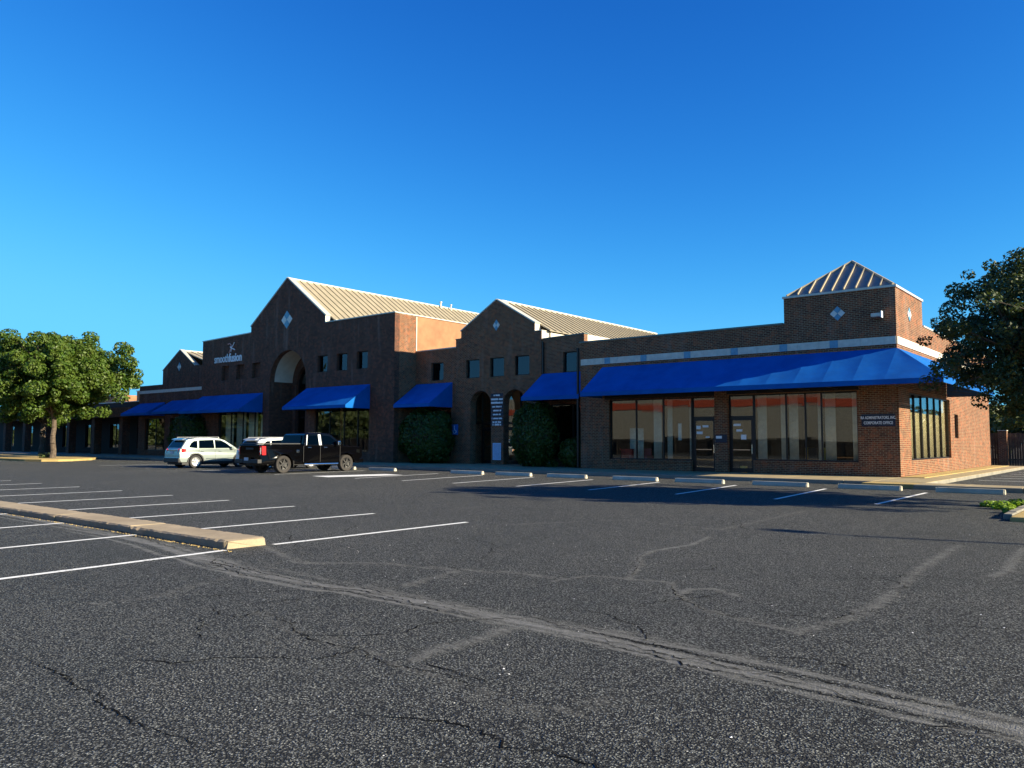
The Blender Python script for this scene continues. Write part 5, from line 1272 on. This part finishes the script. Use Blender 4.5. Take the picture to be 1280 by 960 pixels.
# ================================================================== FAR LEFT ANNEX, OPPOSITE BUILDING, LAMP POSTS
M['porch_shade'] = plain('porch_shade_wall', (.022, .015, .012), .85)  # deep porch shade put into the annex wall colour
A = thing('brick_annex', 'dark low brick wing with square columns behind the round tree', 'building', (-95, 38, 0))
ops = [rect(x, x+3.2, .7, 3.2) for x in (-80, -86, -92, -98, -104, -110, -116, -122)]
MB().extrude([rect(-130, -74.01, 0, 5.4)]+ops, 38, 38.35).build('wall', M['porch_shade'], A)
MB().box(-130.1, -74.0, 37.95, 38.4, 5.401, 5.48).build('coping', M['coping'], A)
for x in (-80, -86, -92, -98, -104, -110, -116, -122):
    window(x, x+3.2, .7, 3.2, 38, (x+1.1, x+2.15), parent=A)
MB().box(-130, -74.1, 39.5, 39.6, .1, 5).build('room_shell', M['interior'], A)
MB().box(-130, -74.1, 38.36, 50, 4.9, 5.0).build('flat_roof', M['roof_flat'], A)
for x in (-77, -83, -89, -95, -101, -107, -113): MB().box(x-.35, x+.35, 35.0, 35.7, 0, 3.7).build('column', M['brick_dark'], A)
MB().box(-118, -74.2, 34.6, 37.9, 3.7, 4.6).build('canopy', M['brick_dark'], A)  # canopy made deep to darken the wall and glass behind
MB().box(-93, -79.0, 44, 62, 5.001, 7.2).build('upper_wall', M['stucco_orange'], A)
MB().box(-93.1, -78.9, 43.9, 62.1, 7.201, 7.3).build('coping', M['coping'], A)
MB().box(-112, -96.0, 44, 62, 5.001, 6.9).build('upper_wall', M['stucco_orange'], A)
for x in (-60.5, ): pass
turret(-47.5, 74, 10.6, 2.0); turret(-34.5, 80, 9.2, 1.6)
D = thing('striped_building', 'long cream building with a red stripe across the lot, seen mirrored in the shop windows', 'building', (-60, -26, 0))
M['far_cream'] = plain('cream_cladding', (.42, .37, .28), .9)
MB().box(-97, 5, -40, -22, 0, 5.75).build('wall', M['far_cream'], D)
MB().box(-97, 5, -40, -22, 6.62, 8.3).build('parapet', M['far_cream'], D)
M['stripe'] = plain('red_stripe', (.62, .10, .04), .7)
MB().box(-97.05, 5.05, -40, -21.95, 5.751, 6.619).build('stripe', M['stripe'], D)
for k in range(7):
    tree('far_tree', 'tree along the back street, seen only mirrored in the dark windows', 'tree', (-108-k*11.5, -24-3*(k % 2), 0), 7, 1.5, 6.8, 4.6, 3.6, 45, 5000, .6, 'leaf_far', 'bark_dark', .25, 120+k, 'trees across the back street', clump=(1.3, 2.4))
M['fence_dark'] = plain('creosote_fence', (.03, .022, .018), .9, var=.4, scale=3)
fence(-125, 2, -13, 1.85, 'dark wooden fence across the lot, seen mirrored in the shop windows', 'fence_dark')
rg_ = np.random.default_rng(5); hc = np.array([(x, -36+rg_.uniform(-2, 2), rg_.uniform(.5, 4.2), rg_.uniform(1.5, 2.8)) for x in np.arange(-340, -97, 2.2)])  # out of view, added to block bright sky mirrored in the left windows
tag(leaves_mesh('sky_blocker_hedge', hc, 24000, .95, M['leaf_far'], 1, None, seed=77), 'unseen hedge mass added to keep bright sky out of the window reflections', 'hedge', kind='stuff')
def lamp_post(x, y, h, label):
    t = thing('lamp_post', label, 'lamp post', (x, y, 0), 0, 'lot lamp posts')
    MB().bar((0, 0, 0), (0, 0, .7), .28, 14).build('concrete_base', M['concrete'], t, world=False)
    MB().bar((0, 0, .7), (0, 0, h), .09, 10, .06).build('pole', M['frame'], t, world=False)
    MB().bar((0, 0, h-.1), (-.7, 0, h), .03, 6).build('arm', M['frame'], t, world=False)
    MB().box(-1.3, -.65, -.17, .17, h-.06, h+.08).build('lamp_head', M['frame'], t, bevel=.03, world=False)
lamp_post(15.3, 14.1+.296*15.3+.35, 7.9, 'tall lot lamp post beyond the right edge whose thin shadow crosses the asphalt')
